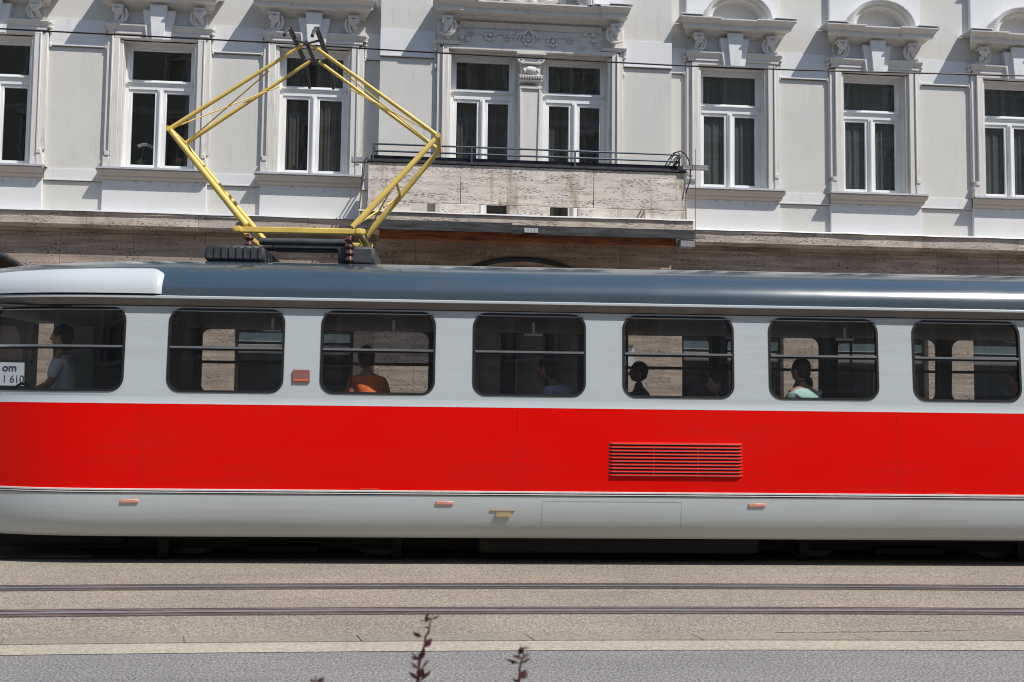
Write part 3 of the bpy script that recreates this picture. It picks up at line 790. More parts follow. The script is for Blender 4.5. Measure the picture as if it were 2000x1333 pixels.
for i in range(n+1):
    x = -.97+5.79*i/n; w = random.uniform(-.005, .007)
    vs += [(x, BY+.2, 4.815+w), (x, BY-.025, 4.808+w), (x, BY-.03, 4.785+w)]
mb.add(vs, [f for i in range(n) for f in ((3*i, 3*i+3, 3*i+4, 3*i+1), (3*i+1, 3*i+4, 3*i+5, 3*i+2))]); mb.build('slab_flashing', M['lead'], BAL)
mb = MB(); ry = BY+.13
for z_, rr in ((5.985, .017), (5.865, .017)): mb.tube([(bl+.08, ry, z_), (br-.10, ry, z_)], rr, 8)
for x in (bl+.08, .93, 2.73, br-.10): mb.box(x-.014, x+.014, ry-.014, ry+.014, 5.70, 5.985)
for x in (bl+.08, br-.10):
    for z_ in (5.985, 5.865): mb.tube([(x, ry, z_), (x, BAYP-.02, z_)], .015, 8)
    mb.tube([(x, ry+.02, 5.97), (x+(.12 if x < 0 else -.12), ry+.25, 5.70)], .012, 6)
mb.build('railing', M['railing'], BAL)

# timbers strapped round the balcony (each piece can be lifted away)
def timber(name, x0, x1, y0, y1, z0, z1, mat, label, grp=None, cat='plank', warp=0):
    m = MB(); n = 12; vs = []
    for i in range(n+1):
        x = x0+(x1-x0)*i/n; w = warp*sin(i*1.3)*.5
        vs += [(x, y0+w, z0+w), (x, y1+w, z0+w), (x, y1+w, z1+w), (x, y0+w, z1+w)]
    m.add(vs, [(4*i+k, 4*i+4+k, 4*i+4+(k+1) % 4, 4*i+(k+1) % 4) for i in range(n) for k in range(4)] + [(0, 1, 2, 3), (4*n, 4*n+3, 4*n+2, 4*n+1)])
    o = m.build(name, mat, None, (0, 18, 0)); tag(o, label, cat, grp); return o
timber('timber_plank', -.93, 1.62, BY-.07, BY-.032, 4.485, 4.65, M['plank'], 'long sooty black plank along the left half of the balcony slab edge', 'boards under the balcony', warp=.008)
timber('timber_plank', 1.55, 4.81, BY-.035, BY-.002, 4.47, 4.625, M['plank'], 'long grey black plank along the right half of the balcony slab edge', 'boards under the balcony', warp=.006)
timber('timber_beam', -.62, 4.52, BY+.10, BY+.24, 4.36, 4.55, M['orange_wood'], 'orange brown timber beam running under the balcony front', None, 'beam')
timber('timber_block', 4.57, 4.82, BY-.02, BY+.2, 4.34, 4.465, M['grey_wood'], 'short pale grey timber block under the right end of the balcony', None, 'beam')
timber('timber_stub', 4.62, 5.07, BY+.02, BY+.09, 5.71, 5.79, M['grey_wood'], 'grey timber poking out to the right of the railing foot', 'timber ends poking out of the balcony')
timber('timber_stub', 4.75, 4.98, BY+.50, BY+.58, 5.57, 5.65, M['grey_wood'], 'shorter grey timber just below and behind the right railing foot', 'timber ends poking out of the balcony')
timber('timber_stub', -1.13, -.85, BY+.30, BY+.38, 5.70, 5.79, M['grey_wood'], 'grey timber poking out at the left end of the parapet top', 'timber ends poking out of the balcony')
timber('timber_stub', 4.815, 5.03, BY+.05, BY+.11, 4.50, 4.55, M['grey_wood'], 'thin grey timber end poking out right of the balcony slab', 'timber ends poking out of the balcony')
m = MB(); m.box(1.95-.12, 1.95+.12, BY-.05, BY-.036, 4.50, 4.575)
for k in range(9): m.box(1.84+.025*k, 1.85+.025*k, BY-.056, BY-.05, 4.503, 4.572)
tag(m.build('nail_plate', M['zinc'], None, (0, 18, 0)), 'small ribbed metal plate nailed over the joint of the two sooty planks', 'metal plate')
m = MB(); m.tube([(4.83, BY-.01, 6.07), (4.83, BY-.01, 4.3)], .006, 6)
tag(m.build('tie_wire', M['rust'], None, (0, 18, 0)), 'thin vertical wire hanging at the right end of the balcony', 'wire')
m = MB(); m.tube([(-.93, BY+.35, 5.70), (-.97, BY+.10, 4.8)], .007, 6); m.tube([(-.90, BY+.30, 5.70), (-.955, BY, 4.8)], .005, 6)
tag(m.build('tie_wire', M['rust'], None, (0, 18, 0)), 'dark wires running down the left end of the balcony', 'wire')
m = MB(); pts = [(4.33, BY+.30, 5.74), (4.40, BY+.2, 5.90), (4.48, BY+.12, 6.01), (4.58, BY+.06, 6.04), (4.67, BY+.04, 5.98), (4.73, BY+.03, 5.86), (4.755, BY+.03, 5.70), (4.75, BY+.03, 5.5), (4.70, BY+.05, 5.36), (4.685, BY+.06, 5.28)]
m.tube(pts, .011, 8); m.tube([(4.50, BY+.13, 6.02), (4.44, BY+.16, 5.9), (4.50, BY+.15, 5.8), (4.40, BY+.2, 5.72)], .010, 7); m.tube([(4.53, BY+.08, 6.03), (4.60, BY+.05, 5.95), (4.55, BY+.1, 5.85), (4.47, BY+.15, 5.80)], .010, 7)
tag(m.build('hose', M['hose'], None, (0, 18, 0)), 'black hose looped over the right end of the balcony railing', 'hose')

# sign fixed to the facade, seen through the tram cab
def text_mesh(txt, size, depth, mat, parent, loc, bold=0.0, rot=(pi/2, 0, 0), sx=1.0):
    c = bpy.data.curves.new('lettering', 'FONT'); c.body = txt; c.size = size; c.extrude = depth; c.offset = bold; c.align_x = 'RIGHT'
    tmp = bpy.data.objects.new('tmp_text', c); COL.objects.link(tmp)
    dg = bpy.context.evaluated_depsgraph_get(); me = bpy.data.meshes.new_from_object(tmp.evaluated_get(dg))
    bpy.data.objects.remove(tmp)
    o = bpy.data.objects.new('lettering', me); COL.objects.link(o); me.materials.clear(); me.materials.append(mat)
    o.rotation_euler = rot; o.location = loc; o.parent = parent; o.scale = (sx, 1, 1)
    return o
sg = MB(); sg.box(-7.62, -6.80, 18.262, 18.275, 1.80, 2.205, b=.002)
SIGN = sg.build('notice_sign', M['paper'])
tag(SIGN, 'white notice board with a phone number fixed to the facade door at the far left', 'sign')
text_mesh('om', .185, .002, M['ink'], SIGN, (-6.935, 18.259, 2.055), .004)
text_mesh('1 610', .185, .002, M['ink'], SIGN, (-6.805, 18.259, 1.855), 0, sx=.88)

# ================================================================== TRAM (local x along the car, near side y = -1.25)
TV = 10.85
T = empty('tram', (-sin(TR)*TV, cos(TR)*TV, 0), TR)
tag(T, 'red and light grey tram car with slate roof passing on the far track', 'tram')
UF, UR = -5.62, 8.75
def hw(u):
    w = 1.25
    x = u-UF
    if x < 2.7: w = 1.25*(1-(1-max(x, 0)/2.7)**3.1)
    x = UR-u
    if x < 2.7: w = min(w, 1.25*(1-(1-max(x, 0)/2.7)**3.1))
    return max(w, .02)
def surf(u, ins, z, side=-1, off=0.0):
    w = hw(u); return (u, side*(w*(1-ins/1.25)+off), z)
def stations(a, b):
    us = []; u = a
    while u < b-1e-6:
        us.append(u); u += .06 if (u < UF+.5 or u > UR-.55) else (.12 if (u < UF+2.7 or u > UR-2.7) else .4)
    us.append(b); return us
def shell_rows(mb, prof, a, b, sides=(-1, 1), mi=0, off=0.0):
    us = stations(a, b)
    for s in sides:
        vs = [surf(u, i, z, s, off) for u in us for (i, z) in prof]; k = len(prof)
        mb.add(vs, [(r*k+j, (r+1)*k+j, (r+1)*k+j+1, r*k+j+1) for r in range(len(us)-1) for j in range(k-1)], mi, True)
ZW0, ZW1 = 1.642, 2.447
def bandins(z): return .012 + .035*max(0, (z-1.64)/.8)
# skirt, red side panels, grey bands
mb = MB(); shell_rows(mb, [(.20, .262), (.125, .285), (.085, .33), (.052, .39), (.028, .46), (.012, .54), (.003, .62), (.0, .70)], UF, UR)
mb.build('skirt', M['tgrey'], T)
mb = MB(); shell_rows(mb, [(.0, .722), (-.004, .80), (-.006, 1.1), (-.004, 1.4), (0, 1.53)], UF, UR); mb.build('side_panel', M['red'], T)
mb = MB(); shell_rows(mb, [(0, .715), (-.012, .716), (-.014, .731), (-.002, .733)], UF, UR)
shell_rows(mb, [(0, .697), (-.010, .698), (-.010, .705), (0, .706)], UF, UR); mb.build('trim_strip', plain('white_trim_line', (.86, .86, .86), .3), T)
mb = MB(); shell_rows(mb, [(-.001, .700), (-.004, .705), (-.004, .717), (-.001, .717)], UF, UR); shell_rows(mb, [(-.001, .688), (-.006, .690), (-.006, .697), (-.001, .698)], UF, UR)
mb.build('rubber_strip', M['rubber'], T)

def rrect(x0, x1, z0, z1, r, n=6):
    P = []
    for cx_, cz_, a0 in ((x1-r, z0+r, -pi/2), (x1-r, z1-r, 0), (x0+r, z1-r, pi/2), (x0+r, z0+r, pi)):
        for k in range(n+1):
            a = a0+pi/2*k/n; P.append((cx_+r*cos(a), cz_+r*sin(a)))
    return P
def outer_for(P, x0, x1, z0, z1):
    """points on the cell rectangle matching the rounded opening's points"""
    cx_, cz_ = (x0+x1)/2, (z0+z1)/2; out = []; n = len(P)//4
    corners = [(x1, z0), (x1, z1), (x0, z1), (x0, z0)]
    for i, (px, pz) in enumerate(P):
        q = i//n; k = i % n
        cxn, czn = corners[q]
        t = k/(n-1)
        if q == 0: a, b = (px, z0), (x1, pz)
        elif q == 1: a, b = (x1, pz), (px, z1)
        elif q == 2: a, b = (px, z1), (x0, pz)
        else: a, b = (x0, pz), (px, z0)
        if k == 0: out.append(a)
        elif k == n-1: out.append(b)
        elif t <= .5: out.append((a[0]+(cxn-a[0])*t*2, a[1]+(czn-a[1])*t*2))
        else: out.append((cxn+(b[0]-cxn)*(t-.5)*2, czn+(b[1]-czn)*(t-.5)*2))
    return out
def ring(mb, A, Bp, fA, fB, mi=0, smooth=False):
    n = len(A); vs = [fA(*p) for p in A]+[fB(*p) for p in Bp]
    mb.add(vs, [(i, (i+1) % n, n+(i+1) % n, n+i) for i in range(n)], mi, smooth)
NEAR = [(-4.52, -3.19), (-2.79, -1.69), (-1.345, -.245), (.115, 1.215), (1.575, 2.675), (3.02, 4.12), (4.465, 5.565), (5.91, 7.0)]
FAR = [(-3.12, -1.95), (-1.75, -.37), (.02, .50), (.64, 1.04), (1.12, 1.44), (1.87, 3.06), (3.24, 4.43), (4.62, 5.905), (6.06, 7.0)]
wb = MB(); lin = MB()
Z0c, Z1c = 1.60, 2.462
for side, L in ((-1, NEAR), (1, FAR)):
    bounds = [-4.60 if side < 0 else -3.3] + [(L[i][1]+L[i+1][0])/2 for i in range(len(L)-1)] + [7.15]
    for i, (a, b) in enumerate(L):
        rr = .13 if b-a > .9 else .06
        P = rrect(a, b, ZW0, ZW1, rr); O = outer_for(P, bounds[i], bounds[i+1], Z0c, Z1c)
        ring(wb, P, O, lambda x, z: surf(x, bandins(z), z, side), lambda x, z: surf(x, bandins(z), z, side), 0, True)
        ring(wb, P, P, lambda x, z: surf(x, bandins(z), z, side), lambda x, z: surf(x, bandins(z), z, side, -.045), 0)
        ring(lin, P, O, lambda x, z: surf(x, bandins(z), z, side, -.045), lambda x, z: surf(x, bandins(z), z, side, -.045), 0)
shell_rows(wb, [(0, 1.531), (.008, 1.56), (.012, Z0c)], UF, UR)
wb_us = None
shell_rows(wb, [(bandins(Z0c), Z0c), (bandins(Z1c), Z1c)], -4.70, -4.60); shell_rows(wb, [(bandins(Z0c), Z0c), (bandins(Z1c), Z1c)], -4.60, -3.3, (1,)); shell_rows(lin, [(.06, Z0c), (.09, Z1c)], -4.3, -3.3, (1,)); shell_rows(wb, [(bandins(Z0c), Z0c), (bandins(Z1c), Z1c)], 7.15, 7.25)
wb.build('window_band', M['tgrey'], T)
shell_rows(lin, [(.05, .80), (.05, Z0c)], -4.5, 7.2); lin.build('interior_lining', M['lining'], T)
# windscreens
for a, b in ((UF, -4.70), (7.25, UR)):
    m = MB(); shell_rows(m, [(bandins(Z0c), Z0c), (bandins(2.0), 2.03), (bandins(Z1c), Z1c)], a, b); m.build('windscreen', M['tglass'], T)
# cantrail + gutter
mb = MB(); shell_rows(mb, [(bandins(Z1c)+.01, Z1c), (.030, 2.475), (-.004, 2.525), (-.012, 2.532)], UF, UR); mb.build('cantrail', M['gutter'], T)
mb = MB(); shell_rows(mb, [(-.012, 2.531), (-.020, 2.535), (-.020, 2.553), (-.008, 2.560), (.015, 2.562)], UF, UR); mb.build('gutter', M['tgrey'], T)
mb = MB(); shell_rows(mb, [(bandins(Z1c), Z1c-.001), (bandins(Z1c)-.008, Z1c), (bandins(Z1c)-.006, Z1c+.013), (bandins(Z1c)+.01, Z1c+.014)], -4.6, 7.2); mb.build('window_drip_seal', M['rubber'], T)
# roof
def rdrop(u):
    d = 1.0
    if u < -2.6: d -= .42*((-2.6-u)/3.02)**2
    if u > 5.8: d -= .42*((u-5.8)/2.95)**2
    return d
def roofp(u, t, off=0.0):
    c, s = cos(t), sin(t); w = hw(u)-.01
    y = -w*(1 if c > 0 else -1)*abs(c)**.86; z = 2.56+.47*rdrop(u)*max(s, 0)**.88
    return (u, y*(1+off/1.25), z+off*s)
mb = MB(); us = stations(UF, UR); nt = 36; vs = [roofp(u, pi*j/nt) for u in us for j in range(nt+1)]; k = nt+1
mb.add(vs, [(r*k+j, (r+1)*k+j, (r+1)*k+j+1, r*k+j+1) for r in range(len(us)-1) for j in range(nt)], 0, True)
mb.build('roof', M['troof'], T)
# white panel over the cab with a rounded rear end
mb = MB(); P = []; ua, ub = UF+.02, -2.86; ta, tb = .02, .58; rc = .20; rt = .22
nu, nv = 34, 10; grid = {}
for s in (-1, 1):
    vs = []
    for i in range(nu+1):
        for j in range(nv+1):
            t = ta+(tb-ta)*j/nv; u = ua+(ub-ua)*(i/nu)
            ul = ub
            if t > tb-rt: ul = ub-rc*(1-sqrt(max(0, 1-((t-tb+rt)/rt)**2)))
            u = ua+(ul-ua)*(1-(1-i/nu)**1.4)
            edge = min(1, (ul-u)/.05, (tb-t)/.06) if True else 1
            x, y, z = roofp(u, t, .005+.035*max(0, edge)**.5)
            vs.append((x, y if s < 0 else -y, z))
    mb.add(vs, [(i*(nv+1)+j, (i+1)*(nv+1)+j, (i+1)*(nv+1)+j+1, i*(nv+1)+j+1) for i in range(nu) for j in range(nv)], 0, True)
mb.build('cab_roof_panel', M['twhite'], T)

# windows: rubber frame > pane, bar, top rail
for side, L in ((-1, NEAR), (1, FAR)):
    for i, (a, b) in enumerate(L):
        rr = .13 if b-a > .9 else .06
        P = rrect(a, b, ZW0, ZW1, rr); I = rrect(a+.022, b-.022, ZW0+.022, ZW1-.022, rr-.02)
        m = MB(); f = lambda o: (lambda x, z: surf(x, bandins(z), z, side, o))
        ring(m, P, I, f(.006), f(.006)); ring(m, I, I, f(.006), f(-.03)); ring(m, P, P, f(.006), f(-.002))
        o = m.build('window', M['rubber'], T)
        m = MB(); n = len(I); m.add([f(-.016)(*p) for p in I], [list(range(n))]); m.build('pane', M['tglass'], o)
        if b-a > .9:
            def hbar(z, h, d, mat, nm):
                q = MB(); n = 6; vs = []
                for j in range(n+1):
                    x = a+.02+(b-a-.04)*j/n
                    for zz, oo in ((z-h/2, -.02), (z-h/2, d), (z+h/2, d), (z+h/2, -.02)): vs.append(surf(x, bandins(zz), zz, side, oo))
                q.add(vs, [(4*r+k, 4*r+4+k, 4*r+4+(k+1) % 4, 4*r+(k+1) % 4) for r in range(n) for k in range(4)]); q.build(nm, mat, o)
            if side < 0:
                hbar(2.072, .020, .012, M['chrome'], 'window_bar'); hbar(2.052, .018, .004, M['rubber'], 'bar_seal')
                hbar(2.421, .007, .009, M['chrome'], 'top_rail')
            else:
                hbar(2.03, .035, -.05, M['seat'], 'window_bar')

# grille in the red side
m = MB(); sl = MB()
a, b = 1.44, 2.745
for k in range(10):
    z = .885+.0335*k; y0 = -1.2565
    P8 = [(a, y0, z+.027), (b, y0, z+.027), (b-.03, y0-.024, z+.013), (a+.03, y0-.024, z+.013), (a+.03, y0-.021, z+.005), (b-.03, y0-.021, z+.005), (a, y0, z+.006), (b, y0, z+.006)]
    sl.add(P8, [(0, 3, 2, 1), (0, 6, 4, 3), (1, 2, 5, 7)], 0); sl.add(P8, [(3, 4, 5, 2)], 1)
for x in (1.875, 2.31): sl.box(x-.006, x+.006, -1.262, -1.2565, .885, 1.215, 0)
m.box(a+.01, b-.01, -1.2575, -1.250, .885, 1.215)
G = m.build('ventilation_grille', M['rubber'], T); sl.build('louvre', tram_paint('glossy_red_louvre', (.82, .012, .008), .22, 1.0, .8, (.8, .1, .08), .2), G); sl_lip = plain('pink_louvre_highlight', (.85, .30, .27), .3, coat=.6); G.children[0].data.materials.append(sl_lip)  # pink lip faces carry the slat highlights as colour
# markers, labels, latches
for u in (-3.09, -.135, 2.89, 5.9):
    w = hw(u)
    m = MB(); m.box(u-.085, u+.085, -w-.008, -w+.03, .598, .632, b=.006); m.build('side_marker_light', M['amber'], T)
m = MB(); m.box(.30, .54, -1.247, -1.236, .545, .556); m.box(.36, .50, -1.247, -1.236, .49, .53)
M['ylab'] = plain('yellow_ochre_label', (.45, .33, .18), .5); m.build('step_label', M['ylab'], T)
m = MB()
for u in (-.38, .87, 2.83): m.box(u-.10, u+.12, -1.236, -1.2335+.002, .414, .417)
m.build('latch_line', M['chrome'], T)
m = MB(); w = hw(-1.52); m.box(-1.60, -1.44, -w-.001, -w+.03, 1.75, 1.87, b=.004); lab = m.build('pillar_notice', plain('dull_red_notice', (.30, .12, .11), .5), T)
m = MB(); m.box(-1.59, -1.45, -w-.004, -w-.0015, 1.765, 1.778); m.build('notice_stripe', plain('bright_orange_stripe', (.85, .18, .04), .5), lab)
for u in (-.85, 4.75):
    m = MB(); m.box(u-.09, u+.09, -1.259, -1.25, .74, .747); m.build('jacking_plate', plain('pinkish_worn_paint', (.70, .14, .10), .5), T)

# hatch outlines and sheet joints
def seam(mb, pts, w=.004):
    for (u0, z0), (u1, z1) in zip(pts[:-1], pts[1:]):
        n = max(1, int(abs(z1-z0)/.05)) if u0 == u1 else 6
        for i in range(n):
            a_, b_ = i/n, (i+1)/n; ua, za, ub_, zb_ = u0+(u1-u0)*a_, z0+(z1-z0)*a_, u0+(u1-u0)*b_, z0+(z1-z0)*b_
            f = lambda u, z: surf(u, skirt_ins(z), z, -1, .0022)
            q = [f(ua-w/2, za), f(ua+w/2, za), f(ub_+w/2, zb_), f(ub_-w/2, zb_)] if u0 == u1 else [f(ua, za-w/2), f(ub_, zb_-w/2), f(ub_, zb_+w/2), f(ua, za+w/2)]
            mb.add(q, [(0, 1, 2, 3)])
def skirt_ins(z):
    if z > .7: return -.006
    t = [(.262, .20), (.285, .125), (.33, .085), (.39, .052), (.46, .028), (.54, .012), (.62, .003), (.70, .0)]
    for (z0, i0), (z1, i1) in zip(t[:-1], t[1:]):
        if z <= z1: return i0+(i1-i0)*(z-z0)/(z1-z0)
M['seam'] = plain('dusty_joint', (.40, .42, .42), .8)
for a_, b_ in ((.80, 2.15),): mb = MB(); seam(mb, [(a_, .30), (a_, .64), (b_, .64), (b_, .30)]); mb.build('hatch_outline', M['seam'], T)
M['rseam'] = plain('red_sheet_joint', (.50, .004, .003), .7)
for u in (-2.98, .56, 4.3, 6.9): mb = MB(); seam(mb, [(u, .74), (u, 1.52)], .003); mb.build('sheet_joint', M['rseam'], T)

# interior
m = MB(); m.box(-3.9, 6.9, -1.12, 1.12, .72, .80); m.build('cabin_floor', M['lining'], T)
m = MB(); m.box(-5.0, 7.6, -1.13, 1.13, 2.452, 2.46)
m.prism_x([(-1.12, 2.45), (-.75, 2.40), (.75, 2.40), (1.12, 2.45)], -4.4, 7.3); m.build('cabin_ceiling', M['ceil'], T)
m = MB(); m.box(-3.23, -3.17, -.45, 1.12, .80, 2.395); m.box(-3.23, -3.17, -1.10, -.451, .80, 1.70); m.build('cab_bulkhead', M['lining'], T)
m = MB()
for u in (-2.9, -.1, 1.75, 4.5, 6.9):
    for y_ in (-.42, .42): m.tube([(u, y_, .80), (u, y_, 2.40)], .016, 8)
m.build('grab_rail', M['seat'], T)
first = None
for u in (-1.86, -.67, .72, 2.76, 3.89, 5.65):
    if first is None:
        m = MB(); m.tube([(-.09, 0, 0), (.09, 0, 0)], .014, 8); m.box(-.012, .012, -.004, .004, .01, .12); first = m.build('strap_handle', plain('white_handle', (.55, .55, .52), .4), T, (u, -.95, 2.262))
    else:
        c = first.copy(); COL.objects.link(c); c.location = (u, -.95, 2.262)
m = MB()
m.box(-.02, .40, -.21, .21, .30, .36, b=.02); m.prism_y([(.36, .32), (.44, .32), (.52, .80), (.47, .82)], -.21, .21)
m.box(.15, .22, -.03, .03, 0, .30)
seat0 = m.build('seat', M['seat'], T, (-2.6, -.85, .80))
for u in [-2.6+.78*i for i in range(1, 12)]:
    c = seat0.copy(); COL.objects.link(c); c.location = (u, -.85, .80)
for u in [-2.6+.78*i for i in range(12)]:
    if not (-.3 < u < 1.6 or 4.3 < u < 6):
        c = seat0.copy(); COL.objects.link(c); c.location = (u, .82, .80)
m = MB(); m.box(-5.0, -4.5, -.75, .55, 1.35, 1.55, b=.04); m.box(-5.0, -4.75, -.75, .6, .8, 1.35); m.tube([(-4.52, -.3+.2*cos(a), 1.60+.12*sin(a)) for a in [2*pi*i/16 for i in range(17)]], .014, 6)
m.build('driver_console', M['dkgrey'], T)

# running gear
m = MB(); m.box(-4.1, 7.1, -.95, .95, .55, .72); m.box(.2, 3.0, -.95, .95, .10, .55, b=.03); m.box(-4.2, 7.3, .92, .96, .05, .6); m.box(-4.5, 7.5, -.06, .06, .07, .6); m.box(-4.4, 7.3, -.62, -.58, .09, .56); m.box(-4.9, -3.3, -.7, .7, .12, .5, b=.03)  # underframe, with long plates and boxes added to block light from behind
m.build('underframe', M['under'], T)
m = MB(); m.box(-.55, .55, -.92, -.80, .30, .48, b=.03); m.box(-1.25, 1.25, -.90, -.78, .22, .34, b=.03); m.box(-1.25, 1.25, .78, .90, .22, .34, b=.03); m.box(-.2, .2, -.8, .8, .25, .5)
m.box(-.35, .35, -.70, -.62, .07, .13); m.box(-.35, .35, .62, .70, .07, .13)
for u in (-.95, .95):
    m.box(u-.13, u+.13, -.95, -.76, .24, .47, b=.03); m.tube([(u, -.9, .35), (u, .9, .35)], .06, 10)
    m.box(u-.24 if u < 0 else u+.14, u-.14 if u < 0 else u+.24, -.8, -.72, .03, .4)
bog = m.build('bogie', M['under'], T, (-1.75, 0, 0))
for u in (-.95, .95):
    for s_ in (-1, 1):
        q = MB(); pts = [(u, s_*.46, .352), (u, s_*.545, .352)]; q.tube([(u, s_*.45, .352), (u, s_*.475, .352)], [.365, .365], 32); q.tube([(u, s_*.476, .352), (u, s_*.56, .352)], [.34, .335], 32)
        q.tube([(u, s_*.561, .352), (u, s_*.60, .352)], [.12, .10], 16)
        q.build('wheel', M['wheel'], bog)
copy_tree(bog, T, (4.65, 0, 0))

# roof equipment and pantograph
PX = -1.70
m = MB(); m.box(PX-.95, PX-.35, -.55, .55, 3.0, 3.17, b=.03); 
for k in range(8): m.box(PX-.92+.075*k, PX-.89+.075*k, -.565, .565, 3.03, 3.15)
m.build('roof_resistor', M['dkgrey'], T)
m = MB(); m.box(PX+.40, PX+.78, -.45, .45, 3.0, 3.20, b=.03); m.build('roof_box', M['dkgrey'], T)
PG = MB()
for s_ in (-1, 1):
    PG.box(PX-.68, PX+.68, s_*.46-.03, s_*.46+.03, 3.315, 3.375, b=.008)
for x_ in (-.62, .62): PG.box(PX+x_-.03, PX+x_+.03, -.55, .55, 3.31, 3.37, b=.008)
PAN = PG.build('pantograph', M['yellow'], T)
for x_ in (-.52, .52):
    for s_ in (-1, 1):
        m = MB()
        for k in range(4): m.tube([(PX+x_, s_*.46, 3.02+.07*k), (PX+x_, s_*.46, 3.045+.07*k), (PX+x_, s_*.46, 3.09+.07*k)], [.03, .055, .03], 12)
        m.build('insulator', M['porcelain'], PAN)
m = MB(); m.box(PX-.35, PX+.35, -.12, .12, 3.20, 3.31, b=.02); m.tube([(PX-.5, .2, 3.27), (PX+.5, .2, 3.27)], .045, 10); m.tube([(PX-.45, -.25, 3.26), (PX+.5, -.25, 3.26)], .04, 10)
m.tube([(PX-.62, -.5, 3.39), (PX-.62, .5, 3.39)], .03, 10); m.tube([(PX+.62, -.5, 3.39), (PX+.62, .5, 3.39)], .03, 10); m.build('pantograph_drive', M['dkgrey'], PAN)
KZ, HZ = 4.43, 5.40
for sgn in (-1, 1):
    kx = PX+sgn*1.42; bx_ = PX+sgn*.55
    for s_ in (-1, 1):
        m = MB(); m.tube([(bx_, s_*.46, 3.39), (kx, s_*.30, KZ)], [.038, .028], 10); m.build('lower_arm', M['yellow'], PAN)
        m = MB(); m.tube([(kx, s_*.30, KZ), (PX+sgn*.05, s_*.26, HZ)], [.024, .018], 10); m.build('upper_arm', M['yellow'], PAN)
    m = MB(); m.tube([(kx, -.34, KZ), (kx, .34, KZ)], .028, 10); m.tube([((bx_+kx)/2, -.38, (3.39+KZ)/2), ((bx_+kx)/2, .38, (3.39+KZ)/2)], .016, 8)
    m.tube([(bx_, -.46, 3.39), ((bx_+kx)/2, .38, (3.39+KZ)/2)], .010, 6); m.tube([(bx_, .46, 3.39), ((bx_+kx)/2, -.38, (3.39+KZ)/2)], .010, 6)
    m.tube([(kx, -.30, KZ), (PX+sgn*.4, .27, 5.1)], .008, 6); m.tube([(kx, .30, KZ), (PX+sgn*.4, -.27, 5.1)], .008, 6)
    m.build('arm_brace', M['yellow'], PAN)
m = MB(); m.tube([(PX, -.34, HZ), (PX, .34, HZ)], .022, 10)
for x_ in (-.14, .14):
    m.tube([(PX+x_, -.85, 5.28), (PX+x_, -.74, 5.38), (PX+x_, -.60, 5.445), (PX+x_, 0, 5.455), (PX+x_, .60, 5.445), (PX+x_, .74, 5.38), (PX+x_, .85, 5.28)], .018, 8)
    m.box(PX+x_-.025, PX+x_+.025, -.58, .58, 5.458, 5.482)
for s_ in (-.3, .3): m.tube([(PX-.14, s_, 5.44), (PX, s_, 5.40), (PX+.14, s_, 5.44)], .012, 6)
m.build('collector_head', M['dkgrey'], PAN)

# contact wire above the far track
m = MB(); W = [(-30, 6.1), (-12, 5.72), (-7.5, 5.62), (-5.05, 5.56), (-2.3, 5.50), (-.62, 5.445), (1, 5.405), (2.25, 5.375), (3.71, 5.362), (6.38, 5.372), (10, 5.42), (18, 5.6), (32, 5.9)]
m.tube([(-sin(TR)*TV+u*CR, cos(TR)*TV+u*SR, z+.012) for u, z in W], .0085, 6)
tag(m.build('contact_wire', M['wire']), 'thin black overhead contact wire crossing the facade above the pantograph', 'wire')

# ================================================================== PEOPLE IN THE TRAM
M['skin'] = plain('skin', (.42, .24, .17), .55, 0, .06); M['hair'] = plain('dark_hair', (.018, .012, .010), .7, 0, .3, 30)
M['pants'] = plain('dark_trousers', (.02, .022, .03), .85); M['shoe'] = plain('shoes', (.02, .018, .017), .6)
def skin_mesh(name, V, E, mat, parent, sub=2):
    bm = bmesh.new(); L = bm.verts.layers.skin.verify(); vs = []
    for i, (co, r) in enumerate(V):
        v = bm.verts.new(co); v[L].radius = (r, r) if not isinstance(r, tuple) else r; v[L].use_root = (i == 0); vs.append(v)
    for a, b in E: bm.edges.new((vs[a], vs[b]))
    me = bpy.data.meshes.new(name); bm.to_mesh(me); bm.free()
    o = bpy.data.objects.new(name, me); COL.objects.link(o)
    o.modifiers.new('s', 'SKIN').use_smooth_shade = True
    q = o.modifiers.new('d', 'SUBSURF'); q.levels = sub; q.render_levels = sub
    dg = bpy.context.evaluated_depsgraph_get(); m2 = bpy.data.meshes.new_from_object(o.evaluated_get(dg)); bpy.data.objects.remove(o)
    m2.materials.clear(); m2.materials.append(mat)
    for p_ in m2.polygons: p_.use_smooth = True; p_.material_index = 0
    o = bpy.data.objects.new(name, m2); COL.objects.link(o); o.parent = parent; return o
